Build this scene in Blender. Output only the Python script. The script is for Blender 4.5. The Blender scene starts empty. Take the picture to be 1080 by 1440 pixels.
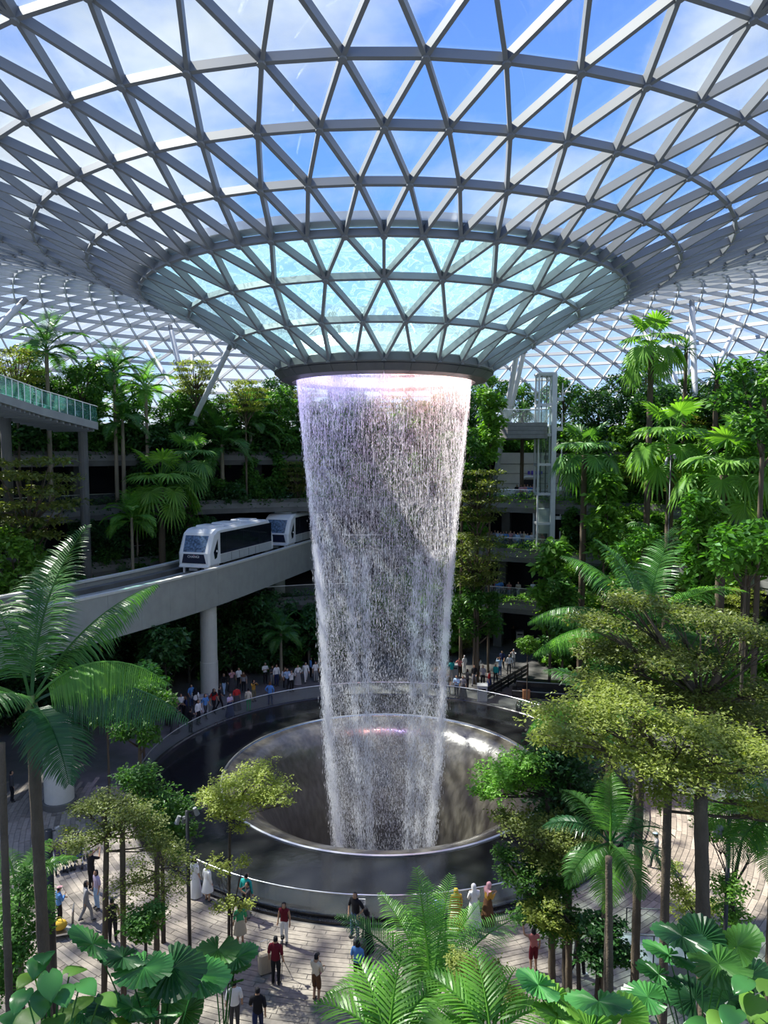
import bpy, bmesh, math, random
import numpy as np
from mathutils import Vector, Matrix

# ------------------------------------------------------------------ camera, light, exposure
SC = bpy.context.scene
COL = SC.collection
CAMZ = 18.0
FPX = 1036.0
PITCH = math.radians(-4.4)
cam_data = bpy.data.cameras.new('camera')
cam_data.sensor_fit = 'VERTICAL'
cam_data.sensor_height = 36.0
cam_data.sensor_width = 27.0
cam_data.lens = 36.0 * FPX / 1440.0
cam_data.clip_start = 0.1
cam_data.clip_end = 1000
cam = bpy.data.objects.new('camera', cam_data)
COL.objects.link(cam)
cam.location = (0, 0, CAMZ)
cam.rotation_euler = (math.radians(90) + PITCH, 0, 0)
SC.camera = cam
SC.view_settings.view_transform = 'Standard'
SC.view_settings.look = 'None'
SC.view_settings.gamma = 1.0
SC.view_settings.use_curve_mapping = False
SC.view_settings.exposure = 0.72
SC.cycles.transparent_max_bounces = 32
SC.cycles.max_bounces = 8
SC.cycles.sample_clamp_indirect = 4.0
SC.cycles.caustics_reflective = False
SC.cycles.caustics_refractive = False

SUN_FROM = Vector((-0.52, 0.30, 0.80)).normalized()
sun_d = bpy.data.lights.new('sun', 'SUN')
sun_d.energy = 9.5
sun_d.angle = math.radians(1.0)
sun_d.color = (1.0, 0.93, 0.81)
sun = bpy.data.objects.new('sun', sun_d)
COL.objects.link(sun)
sun.rotation_euler = SUN_FROM.to_track_quat('Z', 'Y').to_euler()

def build_world():
    w = bpy.data.worlds.new('sky')
    SC.world = w
    w.use_nodes = True
    nt = w.node_tree
    nt.nodes.clear()
    N = nt.nodes.new
    L = nt.links.new
    out = N('ShaderNodeOutputWorld')
    bg = N('ShaderNodeBackground')
    tc = N('ShaderNodeTexCoord')
    sep = N('ShaderNodeSeparateXYZ')
    L(tc.outputs['Generated'], sep.inputs[0])
    # cloud layer: project the direction on a plane overhead
    add = N('ShaderNodeMath'); add.operation = 'ADD'; add.inputs[1].default_value = 0.32
    ab = N('ShaderNodeMath'); ab.operation = 'ABSOLUTE'
    L(sep.outputs['Z'], ab.inputs[0]); L(ab.outputs[0], add.inputs[0])
    dx = N('ShaderNodeMath'); dx.operation = 'DIVIDE'
    dy = N('ShaderNodeMath'); dy.operation = 'DIVIDE'
    L(sep.outputs['X'], dx.inputs[0]); L(add.outputs[0], dx.inputs[1])
    L(sep.outputs['Y'], dy.inputs[0]); L(add.outputs[0], dy.inputs[1])
    comb = N('ShaderNodeCombineXYZ')
    L(dx.outputs[0], comb.inputs[0]); L(dy.outputs[0], comb.inputs[1])
    mp = N('ShaderNodeMapping')
    mp.inputs['Location'].default_value = (3.7, 2.8, 2.96)
    L(comb.outputs[0], mp.inputs['Vector'])
    n1 = N('ShaderNodeTexNoise')
    n1.inputs['Scale'].default_value = 1.15
    n1.inputs['Detail'].default_value = 9
    n1.inputs['Roughness'].default_value = 0.55
    n1.inputs['Distortion'].default_value = 0.15
    L(mp.outputs[0], n1.inputs['Vector'])
    cr = N('ShaderNodeValToRGB')
    cr.color_ramp.elements[0].position = 0.46
    cr.color_ramp.elements[1].position = 0.60
    L(n1.outputs['Fac'], cr.inputs[0])
    # blue gradient
    gr = N('ShaderNodeValToRGB')
    e = gr.color_ramp.elements
    e[0].position = 0.0; e[0].color = (0.34, 0.54, 0.76, 1)
    e[1].position = 0.55; e[1].color = (0.030, 0.16, 0.60, 1)
    k = e.new(0.22); k.color = (0.10, 0.33, 0.80, 1)
    L(ab.outputs[0], gr.inputs[0])
    n2 = N('ShaderNodeTexNoise')
    n2.inputs['Scale'].default_value = 3.0
    n2.inputs['Detail'].default_value = 5
    L(mp.outputs[0], n2.inputs['Vector'])
    cc = N('ShaderNodeValToRGB')
    cc.color_ramp.elements[0].position = 0.3; cc.color_ramp.elements[0].color = (0.33, 0.40, 0.50, 1)
    cc.color_ramp.elements[1].position = 0.62; cc.color_ramp.elements[1].color = (0.68, 0.71, 0.76, 1)
    L(n2.outputs['Fac'], cc.inputs[0])
    mix = N('ShaderNodeMixRGB')
    L(cr.outputs['Color'], mix.inputs['Fac'])
    L(gr.outputs['Color'], mix.inputs['Color1'])
    L(cc.outputs['Color'], mix.inputs['Color2'])
    L(mix.outputs[0], bg.inputs['Color'])
    bg.inputs['Strength'].default_value = 1.0
    L(bg.outputs[0], out.inputs['Surface'])
build_world()

# ------------------------------------------------------------------ helpers
CX, CY = 0.0, 40.5            # axis of the waterfall
_cp, _sp = math.cos(PITCH), math.sin(PITCH)
def ray(px, py):
    u = (px - 540.0) / FPX
    v = (720.0 - py) / FPX
    return Vector((u, _cp - _sp * v, _sp + _cp * v))
def P(px, py, D):
    """point of the place seen at pixel px,py that lies D metres ahead"""
    r = ray(px, py)
    t = D / r.y
    return Vector((r.x * t, D, CAMZ + r.z * t))
def G(px, py, z=0.0):
    """point at height z seen at pixel px,py"""
    r = ray(px, py)
    t = (z - CAMZ) / r.z
    return Vector((r.x * t, r.y * t, z))
def pol(R, deg, z=0.0):
    a = math.radians(deg)
    return Vector((CX + R * math.sin(a), CY + R * math.cos(a), z))

def np_mesh(name, V, F, mat=None, smooth=False):
    V = np.asarray(V, dtype=np.float32).reshape(-1, 3)
    F = np.asarray(F, dtype=np.int32)
    m, k = F.shape
    me = bpy.data.meshes.new(name)
    me.vertices.add(len(V)); me.vertices.foreach_set('co', V.ravel())
    me.loops.add(m * k); me.loops.foreach_set('vertex_index', F.ravel())
    me.polygons.add(m)
    me.polygons.foreach_set('loop_start', np.arange(0, m * k, k, dtype=np.int32))
    me.polygons.foreach_set('use_smooth', np.full(m, smooth, dtype=bool))
    me.update(calc_edges=True)
    if mat: me.materials.append(mat)
    return me

class MB:
    """collects shapes into one mesh"""
    def __init__(self): self.v = []; self.f = []; self.m = []
    def add(self, vs, fs, mi=0):
        o = len(self.v)
        self.v.extend([tuple(x) for x in vs])
        self.f.extend([tuple(o + i for i in f) for f in fs])
        self.m.extend([mi] * len(fs))
        return self
    def box(self, c, s, rz=0.0, mi=0):
        cx, cy, cz = c; sx, sy, sz = s[0] / 2, s[1] / 2, s[2] / 2
        ca, sa = math.cos(rz), math.sin(rz)
        vs = []
        for z in (-sz, sz):
            for x, y in ((-sx, -sy), (sx, -sy), (sx, sy), (-sx, sy)):
                vs.append((cx + x * ca - y * sa, cy + x * sa + y * ca, cz + z))
        return self.add(vs, [(3, 2, 1, 0), (4, 5, 6, 7), (0, 1, 5, 4), (1, 2, 6, 5), (2, 3, 7, 6), (3, 0, 4, 7)], mi)
    def cbox(self, c, s, b, rz=0.0, mi=0):
        """box with its upright and upper edges cut off by b"""
        cx, cy, cz = c; sx, sy, sz = s[0] / 2, s[1] / 2, s[2] / 2
        ca, sa = math.cos(rz), math.sin(rz)
        def ringv(ex, ey, z, bb):
            pts = [(-ex + bb, -ey), (ex - bb, -ey), (ex, -ey + bb), (ex, ey - bb), (ex - bb, ey), (-ex + bb, ey), (-ex, ey - bb), (-ex, -ey + bb)]
            return [(cx + x * ca - y * sa, cy + x * sa + y * ca, cz + z) for x, y in pts]
        vs = ringv(sx, sy, -sz, b) + ringv(sx, sy, sz - b, b) + ringv(sx - b, sy - b, sz, b * .6)
        fs = [tuple(range(7, -1, -1)), tuple(range(16, 24))]
        for k in range(2):
            for i in range(8):
                j = (i + 1) % 8
                fs.append((k * 8 + i, k * 8 + j, k * 8 + 8 + j, k * 8 + 8 + i))
        return self.add(vs, fs, mi)
    def tube(self, pts, rad, n=7, mi=0, caps=True):
        pts = [Vector(p) for p in pts]
        if not hasattr(rad, '__len__'): rad = [rad] * len(pts)
        vs = []; fs = []
        prev = None
        for i, p in enumerate(pts):
            a = pts[max(i - 1, 0)]; b = pts[min(i + 1, len(pts) - 1)]
            d = (b - a)
            d = d.normalized() if d.length > 1e-9 else Vector((0, 0, 1))
            if prev is None:
                ref = Vector((1, 0, 0)) if abs(d.x) < 0.8 else Vector((0, 1, 0))
                u = d.cross(ref).normalized()
            else:
                u = (prev - d * prev.dot(d))
                u = u.normalized() if u.length > 1e-6 else d.orthogonal().normalized()
            prev = u
            w = d.cross(u)
            for k in range(n):
                an = 2 * math.pi * k / n
                vs.append(p + (u * math.cos(an) + w * math.sin(an)) * rad[i])
        for i in range(len(pts) - 1):
            for k in range(n):
                j = (k + 1) % n
                fs.append((i * n + k, i * n + j, (i + 1) * n + j, (i + 1) * n + k))
        if caps:
            fs.append(tuple(range(n - 1, -1, -1)))
            fs.append(tuple(range((len(pts) - 1) * n, len(pts) * n)))
        return self.add(vs, fs, mi)
    def lathe(self, prof, n=96, c=(0, 0), a0=0.0, a1=360.0, mi=0, closed=False):
        full = abs(a1 - a0) >= 359.9
        m = n if full else n + 1
        vs = []; fs = []
        for i in range(m):
            a = math.radians(a0 + (a1 - a0) * i / n)
            for r, z in prof:
                vs.append((c[0] + r * math.sin(a), c[1] + r * math.cos(a), z))
        k = len(prof)
        for i in range(n):
            j = (i + 1) % m
            for q in range(k if closed else k - 1):
                q2 = (q + 1) % k
                fs.append((i * k + q, i * k + q2, j * k + q2, j * k + q))
        if closed and not full:
            fs.append(tuple(range(k))); fs.append(tuple(n * k + q for q in range(k - 1, -1, -1)))
        return self.add(vs, fs, mi)
    def prism(self, poly, z0, z1, mi=0):
        n = len(poly)
        vs = [(x, y, z0) for x, y in poly] + [(x, y, z1) for x, y in poly]
        fs = [tuple(range(n - 1, -1, -1)), tuple(range(n, 2 * n))]
        for i in range(n):
            j = (i + 1) % n
            fs.append((i, j, n + j, n + i))
        return self.add(vs, fs, mi)
    def ball(self, c, r, n=8, sc=(1, 1, 1), mi=0):
        vs = [(c[0], c[1], c[2] - r * sc[2])]
        m = max(4, n // 2)
        for i in range(1, m):
            t = math.pi * i / m
            for k in range(n):
                a = 2 * math.pi * k / n
                vs.append((c[0] + r * sc[0] * math.sin(t) * math.cos(a), c[1] + r * sc[1] * math.sin(t) * math.sin(a), c[2] - r * sc[2] * math.cos(t)))
        vs.append((c[0], c[1], c[2] + r * sc[2]))
        fs = []
        for k in range(n): fs.append((0, 1 + (k + 1) % n, 1 + k))
        for i in range(m - 2):
            for k in range(n):
                fs.append((1 + i * n + k, 1 + i * n + (k + 1) % n, 1 + (i + 1) * n + (k + 1) % n, 1 + (i + 1) * n + k))
        t = 1 + (m - 1) * n
        for k in range(n): fs.append((t - n + k, t - n + (k + 1) % n, t))
        return self.add(vs, fs, mi)
    def mesh(self, name, mats, smooth=False, fix=True):
        me = bpy.data.meshes.new(name)
        me.from_pydata(self.v, [], self.f)
        if not isinstance(mats, (list, tuple)): mats = [mats]
        for m in mats: me.materials.append(m)
        me.polygons.foreach_set('material_index', self.m)
        me.polygons.foreach_set('use_smooth', [smooth] * len(self.f))
        if fix:
            bm = bmesh.new(); bm.from_mesh(me)
            bmesh.ops.recalc_face_normals(bm, faces=bm.faces)
            bm.to_mesh(me); bm.free()
        me.update()
        return me
    def build(self, name, mats, parent=None, smooth=False, loc=None):
        return link(name, self.mesh(name, mats, smooth), parent, loc)

def link(name, me, parent=None, loc=None, rz=0.0):
    o = bpy.data.objects.new(name, me)
    COL.objects.link(o)
    if parent is not None: o.parent = parent
    if loc is not None: o.location = loc
    if rz: o.rotation_euler = (0, 0, rz)
    return o
def tag(o, label=None, cat=None, group=None, kind=None):
    if label: o['label'] = label
    if cat: o['category'] = cat
    if group: o['group'] = group
    if kind: o['kind'] = kind
    return o
def thing(name, label, cat, loc=(0, 0, 0), rz=0.0, group=None, kind=None):
    o = bpy.data.objects.new(name, None)
    o.empty_display_size = 0.2
    COL.objects.link(o)
    o.location = loc
    o.rotation_euler = (0, 0, rz)
    return tag(o, label, cat, group, kind)

# ------------------------------------------------------------------ materials
def new_mat(name):
    m = bpy.data.materials.new(name)
    m.use_nodes = True
    nt = m.node_tree
    return m, nt, nt.nodes['Principled BSDF'], nt.nodes['Material Output']
def simple(name, col, rough=0.6, metal=0.0, spec=0.5, var=0.0, scale=3.0, island=0.0, bump=0.0, bscale=20.0, stretch=None):
    m, nt, b, out = new_mat(name)
    N, L = nt.nodes.new, nt.links.new
    b.inputs['Roughness'].default_value = rough
    b.inputs['Metallic'].default_value = metal
    b.inputs['Specular IOR Level'].default_value = spec
    b.inputs['Base Color'].default_value = (*col, 1)
    src = None
    if var or island:
        hsv = N('ShaderNodeHueSaturation')
        hsv.inputs['Color'].default_value = (*col, 1)
        val = N('ShaderNodeMath'); val.operation = 'ADD'; val.inputs[0].default_value = 1.0
        tcn = N('ShaderNodeTexCoord')
        if var:
            no = N('ShaderNodeTexNoise'); no.inputs['Scale'].default_value = scale; no.inputs['Detail'].default_value = 6
            if stretch:
                mp = N('ShaderNodeMapping'); mp.inputs['Scale'].default_value = stretch
                L(tcn.outputs['Object'], mp.inputs['Vector']); L(mp.outputs[0], no.inputs['Vector'])
            else: L(tcn.outputs['Object'], no.inputs['Vector'])
            mr = N('ShaderNodeMapRange'); mr.inputs[1].default_value = 0.25; mr.inputs[2].default_value = 0.75
            mr.inputs[3].default_value = -var; mr.inputs[4].default_value = var
            L(no.outputs['Fac'], mr.inputs[0])
            L(mr.outputs[0], val.inputs[1])
        last = val
        if island:
            ge = N('ShaderNodeNewGeometry')
            mr2 = N('ShaderNodeMapRange'); mr2.inputs[3].default_value = -island; mr2.inputs[4].default_value = island
            L(ge.outputs['Random Per Island'], mr2.inputs[0])
            a2 = N('ShaderNodeMath'); a2.operation = 'ADD'
            L(val.outputs[0], a2.inputs[0]); L(mr2.outputs[0], a2.inputs[1])
            last = a2
        L(last.outputs[0], hsv.inputs['Value'])
        L(hsv.outputs[0], b.inputs['Base Color'])
    if bump:
        tcn = N('ShaderNodeTexCoord')
        no = N('ShaderNodeTexNoise'); no.inputs['Scale'].default_value = bscale; no.inputs['Detail'].default_value = 4
        L(tcn.outputs['Object'], no.inputs['Vector'])
        bu = N('ShaderNodeBump'); bu.inputs['Strength'].default_value = bump; bu.inputs['Distance'].default_value = 0.05
        L(no.outputs['Fac'], bu.inputs['Height']); L(bu.outputs[0], b.inputs['Normal'])
    return m
def leaf_mat(name, col, tip=None, trans=0.45, rough=0.45, var=0.35, obj=0.18):
    """green leaf: each leaf its own tone, light comes through it"""
    m, nt, b, out = new_mat(name)
    N, L = nt.nodes.new, nt.links.new
    ge = N('ShaderNodeNewGeometry')
    mixc = N('ShaderNodeMixRGB')
    mixc.inputs['Color1'].default_value = (*col, 1)
    mixc.inputs['Color2'].default_value = (*(tip or [c * 1.6 for c in col]), 1)
    L(ge.outputs['Random Per Island'], mixc.inputs['Fac'])
    oi = N('ShaderNodeObjectInfo')
    hsv = N('ShaderNodeHueSaturation')
    mr = N('ShaderNodeMapRange'); mr.inputs[3].default_value = 1 - obj; mr.inputs[4].default_value = 1 + obj
    L(oi.outputs['Random'], mr.inputs[0]); L(mr.outputs[0], hsv.inputs['Value'])
    L(mixc.outputs[0], hsv.inputs['Color'])
    b.inputs['Roughness'].default_value = rough
    b.inputs['Specular IOR Level'].default_value = 0.35
    L(hsv.outputs[0], b.inputs['Base Color'])
    tr = N('ShaderNodeBsdfTranslucent')
    tc = N('ShaderNodeMixRGB'); tc.blend_type = 'MULTIPLY'; tc.inputs['Fac'].default_value = 1
    tc.inputs['Color2'].default_value = (1.5, 1.6, 0.55, 1)
    L(hsv.outputs[0], tc.inputs['Color1']); L(tc.outputs[0], tr.inputs['Color'])
    ms = N('ShaderNodeMixShader'); ms.inputs[0].default_value = trans
    L(b.outputs[0], ms.inputs[1]); L(tr.outputs[0], ms.inputs[2])
    L(ms.outputs[0], out.inputs['Surface'])
    return m
def glass_mat(name, tint, milk=0.06, milkcol=(0.9, 0.95, 1.0), ior=1.45, ripple=0.0, gloss_rough=0.02, rscale=6.0):
    """thin clear pane: mostly see-through, mirrors at flat angles, a little milky"""
    m, nt, b, out = new_mat(name)
    N, L = nt.nodes.new, nt.links.new
    nt.nodes.remove(b)
    t = N('ShaderNodeBsdfTransparent'); t.inputs[0].default_value = (*tint, 1)
    g = N('ShaderNodeBsdfGlossy'); g.inputs['Roughness'].default_value = gloss_rough
    fr = N('ShaderNodeFresnel')
    gb = N('ShaderNodeNewGeometry')
    im = N('ShaderNodeMapRange'); im.inputs[3].default_value = ior; im.inputs[4].default_value = 1.0 / ior
    L(gb.outputs['Backfacing'], im.inputs[0]); L(im.outputs[0], fr.inputs['IOR'])
    d = N('ShaderNodeBsdfTranslucent'); d.inputs[0].default_value = (*milkcol, 1)
    df = N('ShaderNodeBsdfDiffuse'); df.inputs[0].default_value = (*milkcol, 1)
    md = N('ShaderNodeMixShader'); md.inputs[0].default_value = 0.5
    L(d.outputs[0], md.inputs[1]); L(df.outputs[0], md.inputs[2])
    m1 = N('ShaderNodeMixShader'); m1.inputs[0].default_value = milk
    L(t.outputs[0], m1.inputs[1]); L(md.outputs[0], m1.inputs[2])
    m2 = N('ShaderNodeMixShader')
    L(fr.outputs[0], m2.inputs[0]); L(m1.outputs[0], m2.inputs[1]); L(g.outputs[0], m2.inputs[2])
    if ripple:
        tc = N('ShaderNodeTexCoord')
        no = N('ShaderNodeTexNoise'); no.inputs['Scale'].default_value = rscale; no.inputs['Detail'].default_value = 5
        no.inputs['Distortion'].default_value = 1.2
        L(tc.outputs['Object'], no.inputs['Vector'])
        cr = N('ShaderNodeValToRGB')
        e = cr.color_ramp.elements
        e[0].position = 0.35; e[0].color = (milk * .7,) * 3 + (1,)
        e[1].position = 0.62; e[1].color = (milk,) * 3 + (1,)
        k = e.new(0.5); k.color = (min(1, milk + ripple),) * 3 + (1,)
        k2 = e.new(0.47); k2.color = (milk * .8,) * 3 + (1,)
        k3 = e.new(0.53); k3.color = (milk * .9,) * 3 + (1,)
        L(no.outputs['Fac'], cr.inputs[0]); L(cr.outputs[0], m1.inputs[0])
        bu = N('ShaderNodeBump'); bu.inputs['Strength'].default_value = 0.25; bu.inputs['Distance'].default_value = 0.03
        L(no.outputs['Fac'], bu.inputs['Height'])
        L(bu.outputs[0], g.inputs['Normal']); L(bu.outputs[0], fr.inputs['Normal'])
    L(m2.outputs[0], out.inputs['Surface'])
    return m
def cloth_mat(name, rough=0.85):
    """fabric whose colour is set on each object"""
    m, nt, b, out = new_mat(name)
    oi = nt.nodes.new('ShaderNodeObjectInfo')
    nt.links.new(oi.outputs['Color'], b.inputs['Base Color'])
    b.inputs['Roughness'].default_value = rough
    b.inputs['Specular IOR Level'].default_value = 0.2
    return m

M = {}
M['steel_far'] = simple('lit_tone_steel', (0.44, 0.455, 0.47), 0.5, 0.0, 0.5, var=0.06, scale=0.8)  # same roof steel made paler; the far side's brightness is in the colour
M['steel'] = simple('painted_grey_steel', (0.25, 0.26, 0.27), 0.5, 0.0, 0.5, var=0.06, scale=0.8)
M['steel_white'] = simple('painted_white_steel', (0.62, 0.64, 0.66), 0.45, var=0.05)
M['collar'] = simple('dark_grey_metal_cladding', (0.16, 0.16, 0.16), 0.4, 0.3, 0.5, var=0.08, scale=2)
M['pane'] = glass_mat('roof_glass', (0.93, 0.965, 0.985), milk=0.03)
M['pane_far'] = glass_mat('fritted_roof_glass', (0.95, 0.97, 0.985), milk=0.09, milkcol=(0.85, 0.87, 0.90))
M['pane_wet'] = glass_mat('wet_roof_glass', (0.80, 0.95, 0.96), milk=0.22, milkcol=(0.70, 0.90, 0.92), ripple=0.30, rscale=1.6)
M['rail_glass'] = glass_mat('railing_glass', (0.90, 0.94, 0.93), milk=0.06, milkcol=(0.8, 0.88, 0.86))
M['rail_green'] = glass_mat('green_railing_glass', (0.55, 0.85, 0.78), milk=0.14, milkcol=(0.35, 0.75, 0.68))
M['chrome'] = simple('brushed_steel', (0.72, 0.73, 0.74), 0.28, 0.9)
M['dark_metal'] = simple('dark_metal', (0.035, 0.037, 0.04), 0.4, 0.5)
M['black_stone'] = simple('black_granite', (0.018, 0.018, 0.02), 0.18, 0, 0.5, var=0.3, scale=12)
M['concrete'] = simple('grey_concrete', (0.33, 0.34, 0.32), 0.8, 0, 0.3, var=0.10, scale=1.2, bump=0.1)
M['concrete_dark'] = simple('dark_concrete', (0.13, 0.13, 0.125), 0.85, 0, 0.3, var=0.2, scale=0.8, bump=0.15)
M['recess'] = simple('shade_dark_wall', (0.035, 0.035, 0.042), 0.8, 0, 0.2, var=0.3, scale=0.6)  # near-black base; the shade of the deep recesses is put into the colour
M['slab'] = simple('terrace_stone', (0.19, 0.19, 0.185), 0.8, 0, 0.3, var=0.15, scale=0.7)
M['stone'] = simple('grey_stone_block', (0.20, 0.20, 0.19), 0.85, 0, 0.3, var=0.15, scale=2.5, island=0.3, bump=0.3, bscale=9)
M['plank'] = simple('weathered_plank_paver', (0.25, 0.222, 0.188), 0.75, 0, 0.3, var=0.22, scale=5, island=0.30, stretch=(1, 1, 1))
M['floorbase'] = simple('floor_joint', (0.16, 0.15, 0.14), 0.85, var=0.1)
M['floor_dark'] = simple('wet_dark_paving', (0.12, 0.118, 0.115), 0.35, 0, 0.5, var=0.25, scale=1.5)
M['soil'] = simple('soil', (0.028, 0.025, 0.018), 0.95, var=0.3, scale=2)
M['bark'] = simple('bark', (0.10, 0.075, 0.05), 0.9, var=0.3, scale=8, bump=0.5, bscale=30, stretch=(1, 1, .3))
M['bark_pale'] = simple('pale_bark', (0.25, 0.21, 0.15), 0.85, var=0.25, scale=6, bump=0.3, bscale=25)
M['bark_dark'] = simple('dark_bark', (0.045, 0.035, 0.026), 0.9, var=0.3, scale=8, bump=0.5, bscale=30)
M['white_wall'] = simple('off_white_plaster', (0.62, 0.61, 0.56), 0.7, var=0.05)
M['white'] = simple('white_paint', (0.8, 0.8, 0.8), 0.5, var=0.03)
M['train_white'] = simple('train_white_paint', (0.78, 0.79, 0.80), 0.3, 0, 0.5, var=0.03)
M['train_grey'] = simple('train_grey_paint', (0.45, 0.47, 0.47), 0.35, 0, 0.5, var=0.04)
M['train_dark'] = simple('train_dark_glass', (0.012, 0.016, 0.022), 0.06, 0, 0.6, var=0.1)
M['train_navy'] = simple('train_navy_paint', (0.02, 0.024, 0.05), 0.25, 0, 0.5, var=0.05)
M['cloth'] = cloth_mat('fabric')
M['gloss_paint'] = cloth_mat('painted_plastic', 0.4)
# ------------------------------------------------------------------ floor
def arc_solid(mb, r0, r1, z0, z1, a0, a1, n=None, mi=0):
    n = n or max(2, int(abs(a1 - a0) / 3))
    mb.lathe([(r0, z0), (r1, z0), (r1, z1), (r0, z1)], n, (CX, CY), a0, a1, mi, closed=True)

mb = MB(); mb.lathe([(13.0, -0.62), (66.5, -0.62), (66.5, -0.02), (13.0, -0.02)], 96, (CX, CY), closed=True)
FLOOR = mb.build('floor', M['floorbase'])
tag(FLOOR, 'plaza floor of weathered grey plank pavers around the round pool', 'floor', kind='structure')

def build_planks():
    rng = random.Random(5)
    rows = []
    R = 13.75
    allp = []
    while R < 31.0:
        w = 0.23
        Lp = 1.25
        n = int(2 * math.pi * R / Lp)
        off = rng.random()
        for k in range(n):
            a = (k + off) / n * 360.0
            if not (96 < a % 360 < 264): continue
            allp.append((R, w, a % 360, 360.0 / n))
        R += w + 0.012
    def score(p):
        q = pol(p[0], p[2] + p[3] / 2)
        if q.y < 22.3: return 1e9
        u = q.x / q.y
        if abs(u) > 0.30: return 1e6 + q.y
        return q.y
    allp.sort(key=score)
    def verts(R, w, a, da):
        g = 0.012 / R * 57.3
        zj = rng.uniform(-0.004, 0.004)
        vs = []
        for z, e in ((-0.03, 0.0), (0.0 + zj, 0.006)):
            for (r, aa) in ((R + e, a + g), (R + e, a + da - g), (R + w - e, a + da - g), (R + w - e, a + g)):
                p = pol(r, aa, z); vs.append(tuple(p))
        return vs
    fs = [(4, 5, 6, 7), (0, 1, 5, 4), (1, 2, 6, 5), (2, 3, 7, 6), (3, 0, 4, 7)]
    for p in allp[:300]:
        m1 = MB(); m1.add(verts(*p), fs)
        m1.build('plank', M['plank'], FLOOR)
    rest = MB()
    for p in allp[300:]:
        rest.add(verts(*p), fs)
    o = rest.build('plank_paving', M['plank'], FLOOR)
    o['kind'] = 'stuff'
build_planks()
# wet dark paving on the far side of the pool
mb = MB(); arc_solid(mb, 13.6, 27.5, -0.05, 0.0, -96, 96, 64)
tag(mb.build('floor_far', M['floor_dark']), 'dark wet paving behind the pool where visitors stand', 'floor', kind='structure')

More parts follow.
